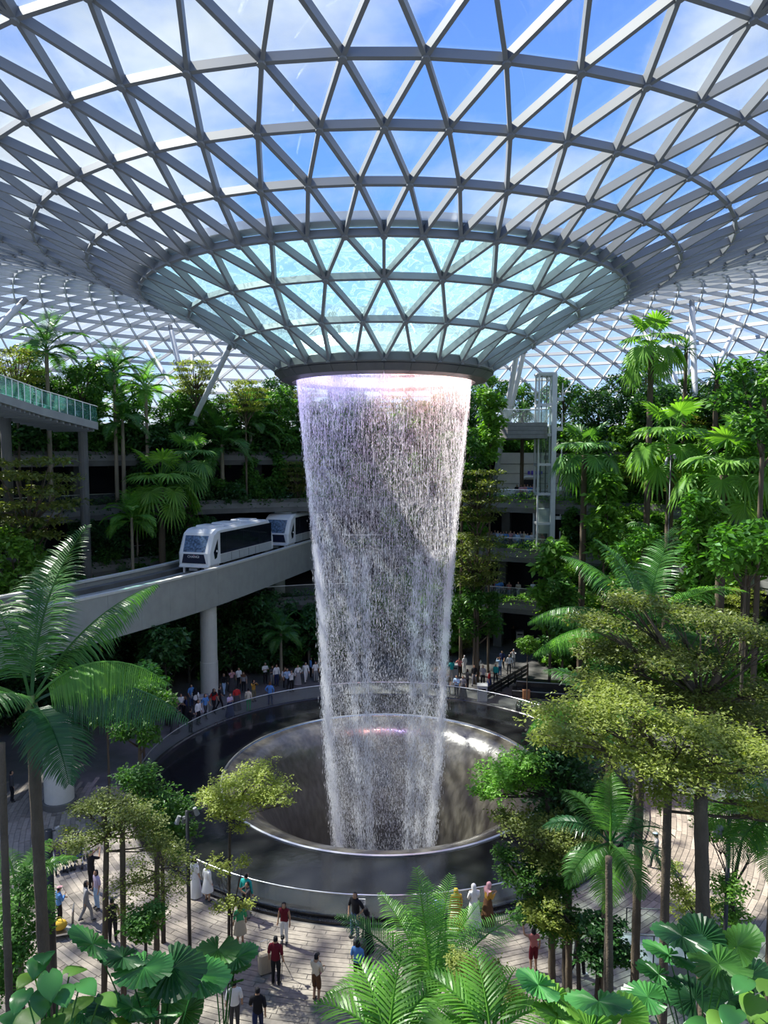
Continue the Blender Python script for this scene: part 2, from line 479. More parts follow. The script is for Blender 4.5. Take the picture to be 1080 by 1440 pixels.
# ------------------------------------------------------------------ glass roof
def build_roof():
    prof = [(5.62, 4.72), (7.85, 6.08), (10.1, 7.38), (12.4, 8.42), (14.75, 9.42), (17.0, 10.30), (19.4, 11.15), (22.0, 12.0), (25.0, 12.85),
            (27.4, 13.45), (29.8, 14.0), (32.2, 14.45), (34.6, 14.78), (37.0, 14.95), (39.4, 14.92), (41.8, 14.7), (44.2, 14.35), (46.6, 13.8), (49.0, 13.0), (51.2, 12.05),
            (53.3, 10.9), (55.3, 9.5), (57.2, 7.95), (59.0, 6.1), (60.6, 4.0), (62.0, 1.8), (63.2, -0.6), (64.2, -3.0), (65.1, -6.2), (65.7, -9.5), (66.0, -13.0), (66.1, -17.8)]
    NS = [27, 27, 27] + [54] * 5 + [108] * (len(prof) - 8)
    off = []
    o = 0.0
    for i in range(len(prof)):
        if i == 0: o = 0.5
        elif NS[i] != NS[i - 1]: o = (off[-1] * 2) % 1.0   # aligned with the coarser ring
        else: o = off[-1] + 0.5
        off.append(o)
    def node(i, k):
        r, h = prof[i]
        a = (k + off[i]) / NS[i] * 2 * math.pi
        return np.array((CX + r * math.sin(a), CY + r * math.cos(a), CAMZ + h))
    edges = []; tris = []
    for i in range(len(prof)):
        n = NS[i]
        for k in range(n):
            edges.append((node(i, k), node(i, k + 1), i))
        if i + 1 < len(prof):
            n2 = NS[i + 1]
            if n2 == n:
                # ring i+1 is shifted by half a step
                for k in range(n):
                    a, b = node(i, k), node(i, k + 1)
                    c, d = node(i + 1, k), node(i + 1, k - 1)
                    edges.append((a, c, i)); edges.append((a, d, i))
                    tris.append((a, b, c, i)); tris.append((a, c, d, i))
            else:
                o2 = off[i] * 2 - off[i + 1]
                s = int(round(o2))
                for k in range(n):
                    a, b = node(i, k), node(i, k + 1)
                    c0, c1, c2 = node(i + 1, 2 * k + s), node(i + 1, 2 * k + 1 + s), node(i + 1, 2 * k - 1 + s)
                    edges.append((a, c0, i)); edges.append((a, c1, i)); edges.append((a, c2, i))
                    tris.append((a, c0, c1, i)); tris.append((a, c2, c0, i)); tris.append((a, b, c1, i))
    axis = np.array((CX, CY, 0.0))
    def normal_at(p):
        # outward (upper) side of the glass shell
        v = p - axis; r = math.hypot(v[0], v[1])
        j = min(range(len(prof)), key=lambda q: abs(prof[q][0] - r) + abs(prof[q][1] + CAMZ - p[2]))
        j0, j1 = max(j - 1, 0), min(j + 1, len(prof) - 1)
        dr = prof[j1][0] - prof[j0][0]; dz = prof[j1][1] - prof[j0][1]
        l = math.hypot(dr, dz)
        nr, nz = -dz / l, dr / l
        return np.array((v[0] / r * nr, v[1] / r * nr, nz))
    camp = np.array((0, 0, CAMZ))
    def inview(p):
        d = p - camp
        y = d[1] * _cp + d[2] * _sp
        if y < 1: return 0
        x = d[0] / y * FPX; z = (-d[1] * _sp + d[2] * _cp) / y * FPX
        if abs(x) > 640 or abs(z) > 860: return 0
        return 1.0 / y
    def beam(a, b, i):
        d = b - a; L = np.linalg.norm(d); d = d / L
        n = normal_at((a + b) / 2)
        n = n - d * n.dot(d); n /= np.linalg.norm(n)
        s = np.cross(d, n)
        w = 0.065 if i < 9 else 0.055; dep = 0.36 if i < 9 else 0.42
        t0, t1 = -0.03, -dep
        V = []
        for q, e in ((a, -0.0), (b, 0.0)):
            for (ss, tt) in ((-w, t0), (w, t0), (w, t1), (-w, t1)):
                V.append(q + s * ss + n * tt)
        return V
    BF = [(3, 2, 1, 0), (4, 5, 6, 7), (0, 1, 5, 4), (1, 2, 6, 5), (2, 3, 7, 6), (3, 0, 4, 7)]
    def pane(t):
        a, b, c, i = t
        m = (a + b + c) / 3
        n = np.cross(b - a, c - a); n /= np.linalg.norm(n)
        if n.dot(normal_at(m)) < 0: n = -n
        V = []
        for h in (0.0, 0.03):
            for q in (a, b, c):
                V.append(q + (m - q) * 0.02 + n * h)
        return V
    PF3 = [(2, 1, 0), (3, 4, 5)]
    PF4 = [(0, 1, 4, 3), (1, 2, 5, 4), (2, 0, 3, 5)]
    root = thing('ceiling', 'doughnut-shaped glass and steel lattice roof dipping to the waterfall', 'roof', (0, 0, 0), kind='structure')
    edges.sort(key=lambda e: -inview((e[0] + e[1]) / 2) * np.linalg.norm(e[1] - e[0]))
    tris.sort(key=lambda e: -inview((e[0] + e[1] + e[2]) / 3) * np.linalg.norm(e[1] - e[0]))
    for e in edges[:300]:
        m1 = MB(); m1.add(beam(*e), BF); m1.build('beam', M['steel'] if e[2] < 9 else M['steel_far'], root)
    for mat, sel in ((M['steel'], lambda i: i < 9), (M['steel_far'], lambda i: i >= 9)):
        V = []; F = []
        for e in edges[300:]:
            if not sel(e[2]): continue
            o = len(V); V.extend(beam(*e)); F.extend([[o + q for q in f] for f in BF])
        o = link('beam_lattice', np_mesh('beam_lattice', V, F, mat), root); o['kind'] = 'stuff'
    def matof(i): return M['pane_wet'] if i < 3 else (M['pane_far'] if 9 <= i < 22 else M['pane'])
    for t in tris[:300]:
        m1 = MB(); m1.add(pane(t), PF3 + PF4); m1.build('pane', matof(t[3]), root)
    groups = {}
    for t in tris[300:]:
        groups.setdefault(matof(t[3]).name, []).append(t)
    for g, ts in groups.items():
        m1 = MB()
        for t in ts: m1.add(pane(t), PF3 + PF4)
        o = m1.build('glazing', bpy.data.materials[g], root); o['kind'] = 'stuff'
    # hubs where the beams meet, on the nearer rings
    hub = MB(); hub.tube([(0, 0, -0.44), (0, 0, 0.0)], 0.13, 8)
    hm = hub.mesh('hub', M['steel'])
    for i in range(0, 8):
        for k in range(NS[i]):
            p = node(i, k)
            if not inview(p): continue
            h = link('hub', hm, root, tuple(p))
            h.rotation_euler = Vector(normal_at(p)).to_track_quat('Z', 'Y').to_euler()
    # kerb of the shallow pool that lies on the roof
    m1 = MB(); m1.lathe([(12.35, CAMZ + 8.47), (12.75, CAMZ + 8.62), (12.75, CAMZ + 8.95), (12.35, CAMZ + 8.95)], 108, (CX, CY), closed=True)
    m1.build('pool_kerb', M['white'], root)
build_roof()

# ------------------------------------------------------------------ oculus collar
def build_collar():
    root = thing('collar', 'dark grey metal collar ring at the roof mouth above the waterfall', 'collar ring', (CX, CY, CAMZ + 4.0))
    prof = [((5.84, 0.80), (5.92, 0.42), (5.86, 0.33)), ((5.86, 0.33), (5.55, -0.02), (4.95, -0.12), (4.80, 0.02))]
    n = 28
    for row, pr in enumerate(prof):
        m1 = MB()
        g = 0.10
        inner = [(r - 0.06, z + 0.05) for r, z in pr]
        loop = list(pr) + inner[::-1]
        m1.lathe(loop, 4, (0, 0), g, 360.0 / n - g, closed=True)
        me = m1.mesh('panel', M['collar'])
        for k in range(n):
            o = link('panel', me, root)
            o.rotation_euler = (0, 0, 2 * math.pi * k / n)
    m1 = MB(); m1.lathe([(4.80, 0.04), (4.74, 0.5), (4.85, 1.9), (5.5, 1.2), (5.62, 0.8), (5.70, 0.42), (5.4, 0.10), (4.95, -0.02)], 84, closed=True)
    m1.build('inner_wall', M['train_grey'], root)
    m1 = MB(); m1.lathe([(5.87, 0.345), (5.90, 0.32), (5.87, 0.305), (5.84, 0.32)], 84, closed=True)
    m1.build('seam_strip', M['dark_metal'], root)
    # pipe gantry seen through the curtain of water
    for z, r in ((0.9, 4.6),):
        m1 = MB(); m1.lathe([(r, z), (r + .07, z + .07), (r, z + .14), (r - .07, z + .07)], 84, closed=True)
        m1.build('water_pipe', M['chrome'], root)
    # lamps set around the mouth; violet on one side and peach on the other
    cols = [((0.62, 0.52, 1.0), -1), ((1.0, 0.55, 0.45), 1)]
    for k in range(10):
        a = math.radians(36 * k + 18)
        x = math.sin(a)
        col = (0.55, 0.45, 1.0) if x < -0.2 else ((1.0, 0.45, 0.38) if x > 0.2 else (0.95, 0.72, 0.9))
        ld = bpy.data.lights.new('mouth_lamp', 'SPOT')
        ld.energy = 1700 if x > -0.2 else 1300
        ld.color = col
        ld.spot_size = math.radians(75)
        ld.spot_blend = 0.8
        ld.shadow_soft_size = 0.25
        lo = bpy.data.objects.new('mouth_lamp', ld)
        COL.objects.link(lo)
        lo.parent = root
        lo.location = (3.3 * math.sin(a), 3.3 * math.cos(a), 2.6)
        d = Vector((-0.32 * math.sin(a), -0.32 * math.cos(a), 1.0))
        hs = MB(); hs.tube([(3.3 * math.sin(a), 3.3 * math.cos(a), 2.95), (3.3 * math.sin(a), 3.3 * math.cos(a), 3.35)], 0.22, 10); hs.build('lamp_housing', M['dark_metal'], root)
        hs = MB(); hs.tube([(3.3 * math.sin(a), 3.3 * math.cos(a), 3.2), (4.9 * math.sin(a), 4.9 * math.cos(a), 1.85)], 0.05, 6); hs.build('lamp_arm', M['steel'], root)
        lo.rotation_euler = d.to_track_quat('Z', 'Y').to_euler()
build_collar()

# ------------------------------------------------------------------ pool
def water_black():
    m, nt, b, out = new_mat('black_pool_water')
    N, L = nt.nodes.new, nt.links.new
    b.inputs['Base Color'].default_value = (0.012, 0.013, 0.014, 1)
    b.inputs['Roughness'].default_value = 0.12
    b.inputs['Specular IOR Level'].default_value = 0.55
    tc = N('ShaderNodeTexCoord')
    no = N('ShaderNodeTexNoise'); no.inputs['Scale'].default_value = 2.2; no.inputs['Detail'].default_value = 5
    L(tc.outputs['Object'], no.inputs['Vector'])
    bu = N('ShaderNodeBump'); bu.inputs['Strength'].default_value = 0.12; bu.inputs['Distance'].default_value = 0.05
    L(no.outputs['Fac'], bu.inputs['Height']); L(bu.outputs[0], b.inputs['Normal'])
    return m
def water_funnel():
    m, nt, b, out = new_mat('water_film_over_acrylic')
    N, L = nt.nodes.new, nt.links.new
    tc = N('ShaderNodeTexCoord')
    mp = N('ShaderNodeMapping'); mp.inputs['Scale'].default_value = (1, 1, 0.35)
    L(tc.outputs['Object'], mp.inputs['Vector'])
    no = N('ShaderNodeTexNoise'); no.inputs['Scale'].default_value = 3.5; no.inputs['Detail'].default_value = 7
    L(mp.outputs[0], no.inputs['Vector'])
    cr = N('ShaderNodeValToRGB')
    e = cr.color_ramp.elements
    e[0].position = 0.35; e[0].color = (0.050, 0.047, 0.036, 1)
    e[1].position = 0.75; e[1].color = (0.115, 0.11, 0.09, 1)
    L(no.outputs['Fac'], cr.inputs[0]); L(cr.outputs[0], b.inputs['Base Color'])
    b.inputs['Roughness'].default_value = 0.28
    b.inputs['Specular IOR Level'].default_value = 1.0
    b.inputs['Coat Weight'].default_value = 0.6
    b.inputs['Coat Roughness'].default_value = 0.1
    bu = N('ShaderNodeBump'); bu.inputs['Strength'].default_value = 0.35; bu.inputs['Distance'].default_value = 0.06
    L(no.outputs['Fac'], bu.inputs['Height']); L(bu.outputs[0], b.inputs['Normal'])
    return m
M['pool_water'] = water_black()
M['funnel'] = water_funnel()
def build_pool():
    root = thing('pool', 'round black pool with a smooth funnel basin below the waterfall', 'pool', (CX, CY, 0))
    m1 = MB(); m1.lathe([(12.9, 0.0), (13.62, 0.0), (13.62, 0.10), (13.45, 0.13), (13.45, 0.24), (13.28, 0.26), (13.2, 0.20), (12.9, 0.16)], 128, closed=True)
    m1.build('kerb', M['black_stone'], root)
    m1 = MB(); m1.lathe([(9.02, 0.22), (9.4, 0.24), (11.0, 0.20), (13.25, 0.16)], 128)
    m1.build('water_sheet', M['pool_water'], root, smooth=True)
    m1 = MB(); m1.lathe([(9.08, 0.20), (9.08, 0.27), (8.98, 0.29), (8.95, 0.22)], 128, closed=True)
    m1.build('rim_strip', M['chrome'], root)
    m1 = MB(); m1.lathe([(8.97, 0.20), (8.7, 0.16), (8.35, 0.08), (8.0, -0.06), (7.6, -0.32), (7.2, -0.75), (6.7, -1.5), (6.15, -2.6), (5.6, -4.0), (5.1, -6.0), (4.8, -8.5), (4.7, -12.0)], 128)
    m1.build('funnel', M['funnel'], root, smooth=True)
    # glass balustrade
    rail = thing('balustrade', 'low curved clear glass balustrade with steel handrail around the pool', 'balustrade', (CX, CY, 0))
    n = 58
    m1 = MB(); m1.lathe([(13.36, 0.26), (13.39, 0.26), (13.39, 1.10), (13.36, 1.10)], 3, (0, 0), 0.05, 360.0 / n - 0.05, closed=True)
    me = m1.mesh('pane', M['rail_glass'])
    for k in range(n):
        o = link('pane', me, rail); o.rotation_euler = (0, 0, 2 * math.pi * k / n)
    m1 = MB(); m1.lathe([(13.35, 1.10), (13.40, 1.10), (13.405, 1.125), (13.39, 1.145), (13.36, 1.145), (13.345, 1.125)], 174, closed=True)
    m1.build('handrail', M['chrome'], rail, smooth=True)
    # notice fixed on the inside of the glass
    p = G(507, 1266, 0.85)
    a = math.degrees(math.atan2(p.x - CX, p.y - CY))
    q = pol(13.30, a, 0.88)
    s = thing('notice_plate', 'small white notice plate on the pool balustrade', 'sign', tuple(q), math.atan2(q.y - CY, q.x - CX) + math.pi / 2)
    s.location = tuple(pol(13.46, a, 0.90))
    m1 = MB(); m1.box((0, 0, 0), (0.42, 0.03, 0.24)); m1.build('plate', M['white'], s)
    for k in range(4):
        m1 = MB(); m1.box((0.03, -0.018, 0.07 - k * 0.045), (0.26 - 0.05 * (k % 2), 0.006, 0.016)); m1.build('text_line', M['train_navy'], s)
    m1 = MB(); m1.box((-0.155, -0.018, 0.02), (0.04, 0.006, 0.10)); m1.build('pictogram', M['train_navy'], s)
build_pool()

# ------------------------------------------------------------------ waterfall
def build_waterfall():
    root = thing('waterfall', 'tall round curtain of falling white water from the roof mouth', 'waterfall', (CX, CY, -4.6))
    zs = [(22.45, 4.74), (21.5, 4.66), (20, 4.52), (18, 4.33), (16, 4.13), (13, 3.84), (10, 3.60), (7, 3.42), (4, 3.30), (1, 3.12), (-2, 2.85), (-4.4, 2.60)]
    zz = np.array([a for a, _ in zs][::-1]); rr = np.array([b for _, b in zs][::-1])
    # thin sheets of water
    def veil_mat(name, dens, top, seed):
        m, nt, b, out = new_mat(name)
        N, L = nt.nodes.new, nt.links.new
        nt.nodes.remove(b)
        tc = N('ShaderNodeTexCoord')
        sp = N('ShaderNodeSeparateXYZ'); L(tc.outputs['Object'], sp.inputs[0])
        at = N('ShaderNodeMath'); at.operation = 'ARCTAN2'
        L(sp.outputs['X'], at.inputs[0]); L(sp.outputs['Y'], at.inputs[1])
        cb = N('ShaderNodeCombineXYZ')
        sc1 = N('ShaderNodeMath'); sc1.operation = 'MULTIPLY'; sc1.inputs[1].default_value = 1.0
        L(at.outputs[0], sc1.inputs[0]); L(sc1.outputs[0], cb.inputs[0])
        sz = N('ShaderNodeMath'); sz.operation = 'MULTIPLY'; sz.inputs[1].default_value = 0.10
        L(sp.outputs['Z'], sz.inputs[0]); L(sz.outputs[0], cb.inputs[1])
        cb.inputs[2].default_value = seed
        def noise(scale, detail, lo, hi):
            no = N('ShaderNodeTexNoise'); no.inputs['Scale'].default_value = scale; no.inputs['Detail'].default_value = detail
            L(cb.outputs[0], no.inputs['Vector'])
            mr = N('ShaderNodeMapRange'); mr.inputs[1].default_value = lo; mr.inputs[2].default_value = hi
            L(no.outputs['Fac'], mr.inputs[0])
            return mr
        a1 = noise(2.6, 2, 0.30, 0.72)
        a2 = noise(34.0, 3, 0.36, 0.74)
        mu = N('ShaderNodeMath'); mu.operation = 'MULTIPLY'
        L(a1.outputs[0], mu.inputs[0]); L(a2.outputs[0], mu.inputs[1])
        # denser at the lip
        zr = N('ShaderNodeMapRange'); zr.inputs[1].default_value = 25.0; zr.inputs[2].default_value = 27.0
        zr.inputs[3].default_value = 0.0; zr.inputs[4].default_value = top
        L(sp.outputs['Z'], zr.inputs[0])
        m3 = N('ShaderNodeMath'); m3.operation = 'MULTIPLY_ADD'; m3.inputs[1].default_value = dens
        L(mu.outputs[0], m3.inputs[0]); L(zr.outputs[0], m3.inputs[2])
        cl = N('ShaderNodeClamp'); L(m3.outputs[0], cl.inputs[0]); cl.inputs['Max'].default_value = 0.85
        t = N('ShaderNodeBsdfTransparent')
        d = N('ShaderNodeBsdfDiffuse'); d.inputs[0].default_value = (0.92, 0.93, 0.95, 1)
        tl = N('ShaderNodeBsdfTranslucent'); tl.inputs[0].default_value = (0.92, 0.93, 0.95, 1)
        md = N('ShaderNodeMixShader'); md.inputs[0].default_value = 0.5
        L(d.outputs[0], md.inputs[1]); L(tl.outputs[0], md.inputs[2])
        ms = N('ShaderNodeMixShader')
        L(cl.outputs[0], ms.inputs[0]); L(t.outputs[0], ms.inputs[1]); L(md.outputs[0], ms.inputs[2])
        L(ms.outputs[0], out.inputs['Surface'])
        return m
    v1 = veil_mat('falling_water_sheet', 0.17, 0.34, 1.7)
    m1 = MB(); m1.lathe([(r, z + 4.6) for z, r in zs], 160)
    m1.build('water_sheet', v1, root, smooth=True)
    # drops and short streaks
    md = leaf = None
    m, nt, b, out = new_mat('water_drops')
    b.inputs['Base Color'].default_value = (0.93, 0.94, 0.96, 1)
    b.inputs['Roughness'].default_value = 0.25
    tl = nt.nodes.new('ShaderNodeBsdfTranslucent'); tl.inputs[0].default_value = (0.93, 0.94, 0.96, 1)
    ms = nt.nodes.new('ShaderNodeMixShader'); ms.inputs[0].default_value = 0.45
    nt.links.new(b.outputs[0], ms.inputs[1]); nt.links.new(tl.outputs[0], ms.inputs[2]); nt.links.new(ms.outputs[0], out.inputs['Surface'])
    rng = np.random.default_rng(11)
    def drops(name, n, zlo, zhi, angles, spread, wlo, whi, llo, lhi, roff=0.0):
        z = rng.uniform(zlo, zhi, n)
        if angles is None: a = rng.uniform(0, 2 * np.pi, n)
        else:
            a = np.radians(np.array(angles)[rng.integers(0, len(angles), n)]) + rng.normal(0, spread, n)
        r = np.interp(z, zz, rr) + rng.normal(0, 0.10, n) * (0.3 + 1.4 * (22.5 - z) / 27.0) + roff
        x, y = r * np.sin(a), r * np.cos(a)
        w = rng.uniform(wlo, whi, n) ; l = rng.uniform(llo, lhi, n)
        c = np.stack([x, y, z + 4.6], 1)
        V = np.empty((n, 5, 3), np.float32)
        V[:, 0] = c + np.stack([0 * w, 0 * w, l * .6], 1)
        for k in range(3):
            an = rng.uniform(0, 2 * np.pi, n) * 0 + k * 2.0944 + 0.3
            V[:, 1 + k] = c + np.stack([w * np.cos(an), w * np.sin(an), 0 * w], 1)
        V[:, 4] = c - np.stack([0 * w, 0 * w, l * .4], 1)
        base = (np.arange(n) * 5)[:, None, None]
        T = np.array([[0, 1, 2], [0, 2, 3], [0, 3, 1], [4, 2, 1], [4, 3, 2], [4, 1, 3]])[None]
        F = (base + T).reshape(-1, 3)
        o = link(name, np_mesh(name, V.reshape(-1, 3), F, m), root)
        o['kind'] = 'stuff'
    drops('drops', 78000, -4.4, 22.3, None, 0, 0.004, 0.0105, 0.04, 0.22)
    drops('streaks', 4500, 8.0, 22.4, None, 0, 0.004, 0.008, 0.5, 1.4)
    # the thicker strands lower down
    drops('strands', 30000, -4.4, 13.0, [248, 262, 276, 207, 195, 153, 140, 100, 84], 0.05, 0.005, 0.0125, 0.05, 0.4)
build_waterfall()
# ------------------------------------------------------------------ terraces round the valley
LV = [(4.8, 27.0), (9.2, 28.6), (13.6, 30.2), (18.0, 32.0)]      # deck height, front radius
GAP = {0: (25.0, 33.0)}                                              # wide way in at the ground, degrees
def build_terraces():
    rng = random.Random(3)
    A0, A1 = -112, 112
    names = ['floor_first', 'floor_second', 'floor_third', 'floor_fourth']
    words = ['first', 'second', 'third', 'fourth']
    for k, (z, R) in enumerate(LV):
        root = thing(names[k], 'planted terrace deck of the %s upper storey around the valley' % words[k], 'terrace', (0, 0, 0), kind='structure')
        zb = 0 if k == 0 else LV[k - 1][0]
        segs = {1: [(A0, -25), (-7, A1)], 3: [(A0, 17), (33, A1)]}.get(k, [(A0, A1)])
        for s0, s1 in segs:
            m1 = MB(); arc_solid(m1, R, 45.0, z - 0.45, z, s0, s1)
            m1.build('deck', M['slab'], root)
        if k == 3:
            m1 = MB(); arc_solid(m1, 36.5, 45.0, z - 0.45, z, 17, 33); m1.build('deck', M['slab'], root)
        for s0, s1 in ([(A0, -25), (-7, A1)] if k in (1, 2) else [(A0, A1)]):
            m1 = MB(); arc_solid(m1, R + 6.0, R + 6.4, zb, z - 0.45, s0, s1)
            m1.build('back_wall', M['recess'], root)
        # fascia that hides the planting trough: laid stone courses
        for s0, s1 in segs:
            base = MB(); arc_solid(base, R + 0.05, R + 0.30, z - 0.9, z + 0.35, s0, s1)
            base.build('trough', M['concrete_dark'], root)
            m1 = MB(); arc_solid(m1, R + 0.30, R + 1.3, z - 0.02, z + 0.28, s0, s1)
            m1.build('soil', M['soil'], root)
        courses = 4; h = 1.25 / courses
        for c in range(courses):
            n = int(math.radians(A1 - A0) * R / 1.3)
            da = (A1 - A0) / n
            blk = MB(); arc_solid(blk, R - 0.06, R + 0.06, 0.006, h - 0.006, 0.02, da - 0.02, 1)
            me = blk.mesh('stone_block', M['stone'])
            vis = []
            for i in range(n):
                a = A0 + da * i + (da * .5 if c % 2 else 0)
                vis.append(a)
            one = MB()
            for a in vis:
                if (-62 < a < -14 or 14 < a < 62) and any(s0 <= a < s1 - da for s0, s1 in segs):
                    o = link('stone_block', me, root, (CX, CY, z - 0.9 + c * h))
                    o.rotation_euler = (0, 0, -math.radians(a))
                    o.location = (CX, CY, z - 0.9 + c * h)
        # railing behind the trough
        for s0, s1 in segs:
            rail = MB()
            arc_solid(rail, R + 1.40, R + 1.43, z, z + 1.15, s0, s1)
            rail.build('rail_glass', M['rail_glass'], root)
            rail = MB()
            arc_solid(rail, R + 1.38, R + 1.46, z + 1.15, z + 1.20, s0, s1)
            rail.build('handrail', M['chrome'], root)
        # piers of the storey below
        for a in range(-105, 106, 14):
            if k == 0 and 22 < a < 34: continue
            if k in (1, 2) and -26 < a < -6: continue
            if k == 3 and 16 < a < 34: continue
            p = pol(R + 3.2, a, 0)
            m1 = MB(); m1.box((p.x, p.y, (zb + z - 0.45) / 2), (0.8, 0.8, z - 0.45 - zb), -math.radians(a))
            m1.build('pier', M['concrete_dark'], root)
    # solid end walls and the outer upstand behind the top trees
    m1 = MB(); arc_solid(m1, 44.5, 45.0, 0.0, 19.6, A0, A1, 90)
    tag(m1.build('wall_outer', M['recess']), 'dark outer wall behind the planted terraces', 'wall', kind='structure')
build_terraces()

# the balcony box and pale shop front by the lift tower
def build_shopfront():
    a = 20.0
    p = P(760, 655, 73.5)
    root = thing('shop_front', 'pale plaster shop front with a white arched doorway behind the lift tower', 'shop front', (p.x, p.y, 13.6))
    s = 73.5 / FPX
    m1 = MB(); m1.box((0, 0, 2.35), (8.6, 0.3, 4.6)); m1.build('wall', M['white_wall'], root)
    for z in (1.6, 2.6, 3.55):
        m1 = MB(); m1.box((0, -0.17, z), (8.6, 0.04, 0.05)); m1.build('reveal_line', M['concrete_dark'], root)
    dx = -1.0
    m1 = MB(); m1.box((dx, -0.18, 1.0), (1.6, 0.06, 2.0)); m1.build('door_shade_panel', M['recess'], root)  # dark sheet on the wall standing for shade inside the doorway
    arch = MB()
    pts = [(dx - 1.0, -0.25, 0.0), (dx - 1.0, -0.25, 1.6), (dx - 0.85, -0.25, 2.05), (dx - 0.45, -0.25, 2.25), (dx + 1.2, -0.25, 2.25)]
    arch.tube(pts, 0.16, 8); arch.build('arch', M['white'], root, smooth=True)
    sign = simple('violet_sign', (0.10, 0.06, 0.55), 0.4)
    for i, (x, w, h) in enumerate([(-0.55, .22, .34), (-0.22, .2, .4), (0.1, .26, .32), (0.42, .16, .42), (0.7, .2, .3)]):
        m1 = MB(); m1.cbox((dx + 0.35 + x, -0.28, 2.68), (w, 0.06, h), 0.02); m1.build('sign_letter', sign, root)
    m1 = MB(); m1.box((3.3, -0.18, 1.0), (1.5, 0.06, 2.0)); m1.build('window_shade_panel', M['recess'], root)  # dark sheet painted as the shaded inside of a window
    # overhanging stone balcony
    q = P(725, 607, 66.0)
    b = thing('balcony', 'overhanging grey stone balcony with glass rail beside the lift tower', 'balcony', (q.x, q.y, 0))
    zt, zb = P(725, 595, 66).z, P(725, 617, 66).z
    poly = [(-1.3, 1.5), (-1.3, -0.6), (-0.9, -1.2), (2.2, -1.6), (2.6, -1.2), (2.6, 6.0), (-1.3, 6.0)]
    rows = 4
    for i in range(rows):
        m1 = MB(); hh = (zt - zb) / rows
        m1.prism([(x * (1 - 0.004 * i), y) for x, y in poly], zb + i * hh + 0.01, zb + (i + 1) * hh - 0.01)
        m1.build('stone_course', M['stone'], b)
    m1 = MB()
    for (x0, y0), (x1, y1) in zip(poly[1:5], poly[2:6]):
        L = math.hypot(x1 - x0, y1 - y0)
        m1.box(((x0 + x1) / 2, (y0 + y1) / 2, zt + 0.55), (L, 0.04, 1.1), math.atan2(y1 - y0, x1 - x0))
    m1.build('rail_glass', M['rail_glass'], b)
    m1 = MB(); m1.tube([(x, y, zt + 1.12) for x, y in poly[1:5]], 0.035, 6); m1.build('handrail', M['chrome'], b)
build_shopfront()

def build_lift():
    D = 67.0
    p0 = P(769, 690, D)
    zt = P(769, 528, D).z
    root = thing('lift_tower', 'glass lift tower with pale steel frame above the balconies', 'lift tower', (p0.x, D, 9.2))
    H = zt - 9.2
    w = 1.0
    posts = [(-w, -0.8), (0.35, -0.8), (-w, 0.8), (0.35, 0.8)]
    for x, y in posts:
        m1 = MB(); big = (x > 0 and y < 0)
        m1.box((x, y, H / 2), ((0.42, 0.42, H) if big else (0.13, 0.13, H))); m1.build('post', M['steel_white'], root)
    nz = 6
    for i in range(nz + 1):
        z = H * i / nz
        m1 = MB()
        m1.box((-0.32, -0.8, z), (1.4, 0.12, 0.22)); m1.box((-0.32, 0.8, z), (1.4, 0.12, 0.22)); m1.box((-w, 0, z), (0.12, 1.6, 0.22)); m1.box((0.35, 0, z), (0.12, 1.6, 0.22))
        m1.build('frame_ring', M['steel_white'], root)
        if i < nz:
            m1 = MB(); m1.box((-0.36, -0.72, z + H / nz / 2), (1.1, 0.03, H / nz - 0.3)); m1.build('pane', M['rail_glass'], root)
            m1 = MB(); m1.box((-0.94, 0, z + H / nz / 2), (0.03, 1.4, H / nz - 0.3)); m1.build('pane', M['rail_glass'], root)
            m1 = MB(); m1.box((0.95, -0.5, z + 0.5), (0.5, 0.35, 0.3)); m1.box((1.15, -0.5, z + 1.2), (0.1, 0.1, 1.5)); m1.build('bracket', M['steel_white'], root)
    for x in (-0.55, -0.1):
        m1 = MB(); m1.tube([(x, 0.3, 0), (x, 0.3, H)], 0.05, 6); m1.build('guide_rail', M['dark_metal'], root)
    m1 = MB(); m1.cbox((-0.33, 0.05, H * 0.18), (1.05, 1.1, 2.3), 0.06); m1.build('cabin', M['train_grey'], root)
    m1 = MB(); m1.box((-0.32, 0, H + 0.12), (1.7, 1.9, 0.16)); m1.build('cap', M['steel_white'], root)
build_lift()

def ground(x, y):
    """height of the soil or deck at x, y"""
    if y < 12.4: return 6.45
    r = math.hypot(x - CX, y - CY)
    if y < 30 or r < 27.0: return 0.0
    a = math.degrees(math.atan2(x - CX, y - CY))
    for k in (3, 2, 1, 0):
        z, R = LV[k]
        if r < R: continue
        if k == 3 and 17 < a < 33 and r < 36.5: continue
        if k == 1 and -25 < a < -7: continue
        return z + 0.28 if r < R + 1.3 else z
    return 0.0
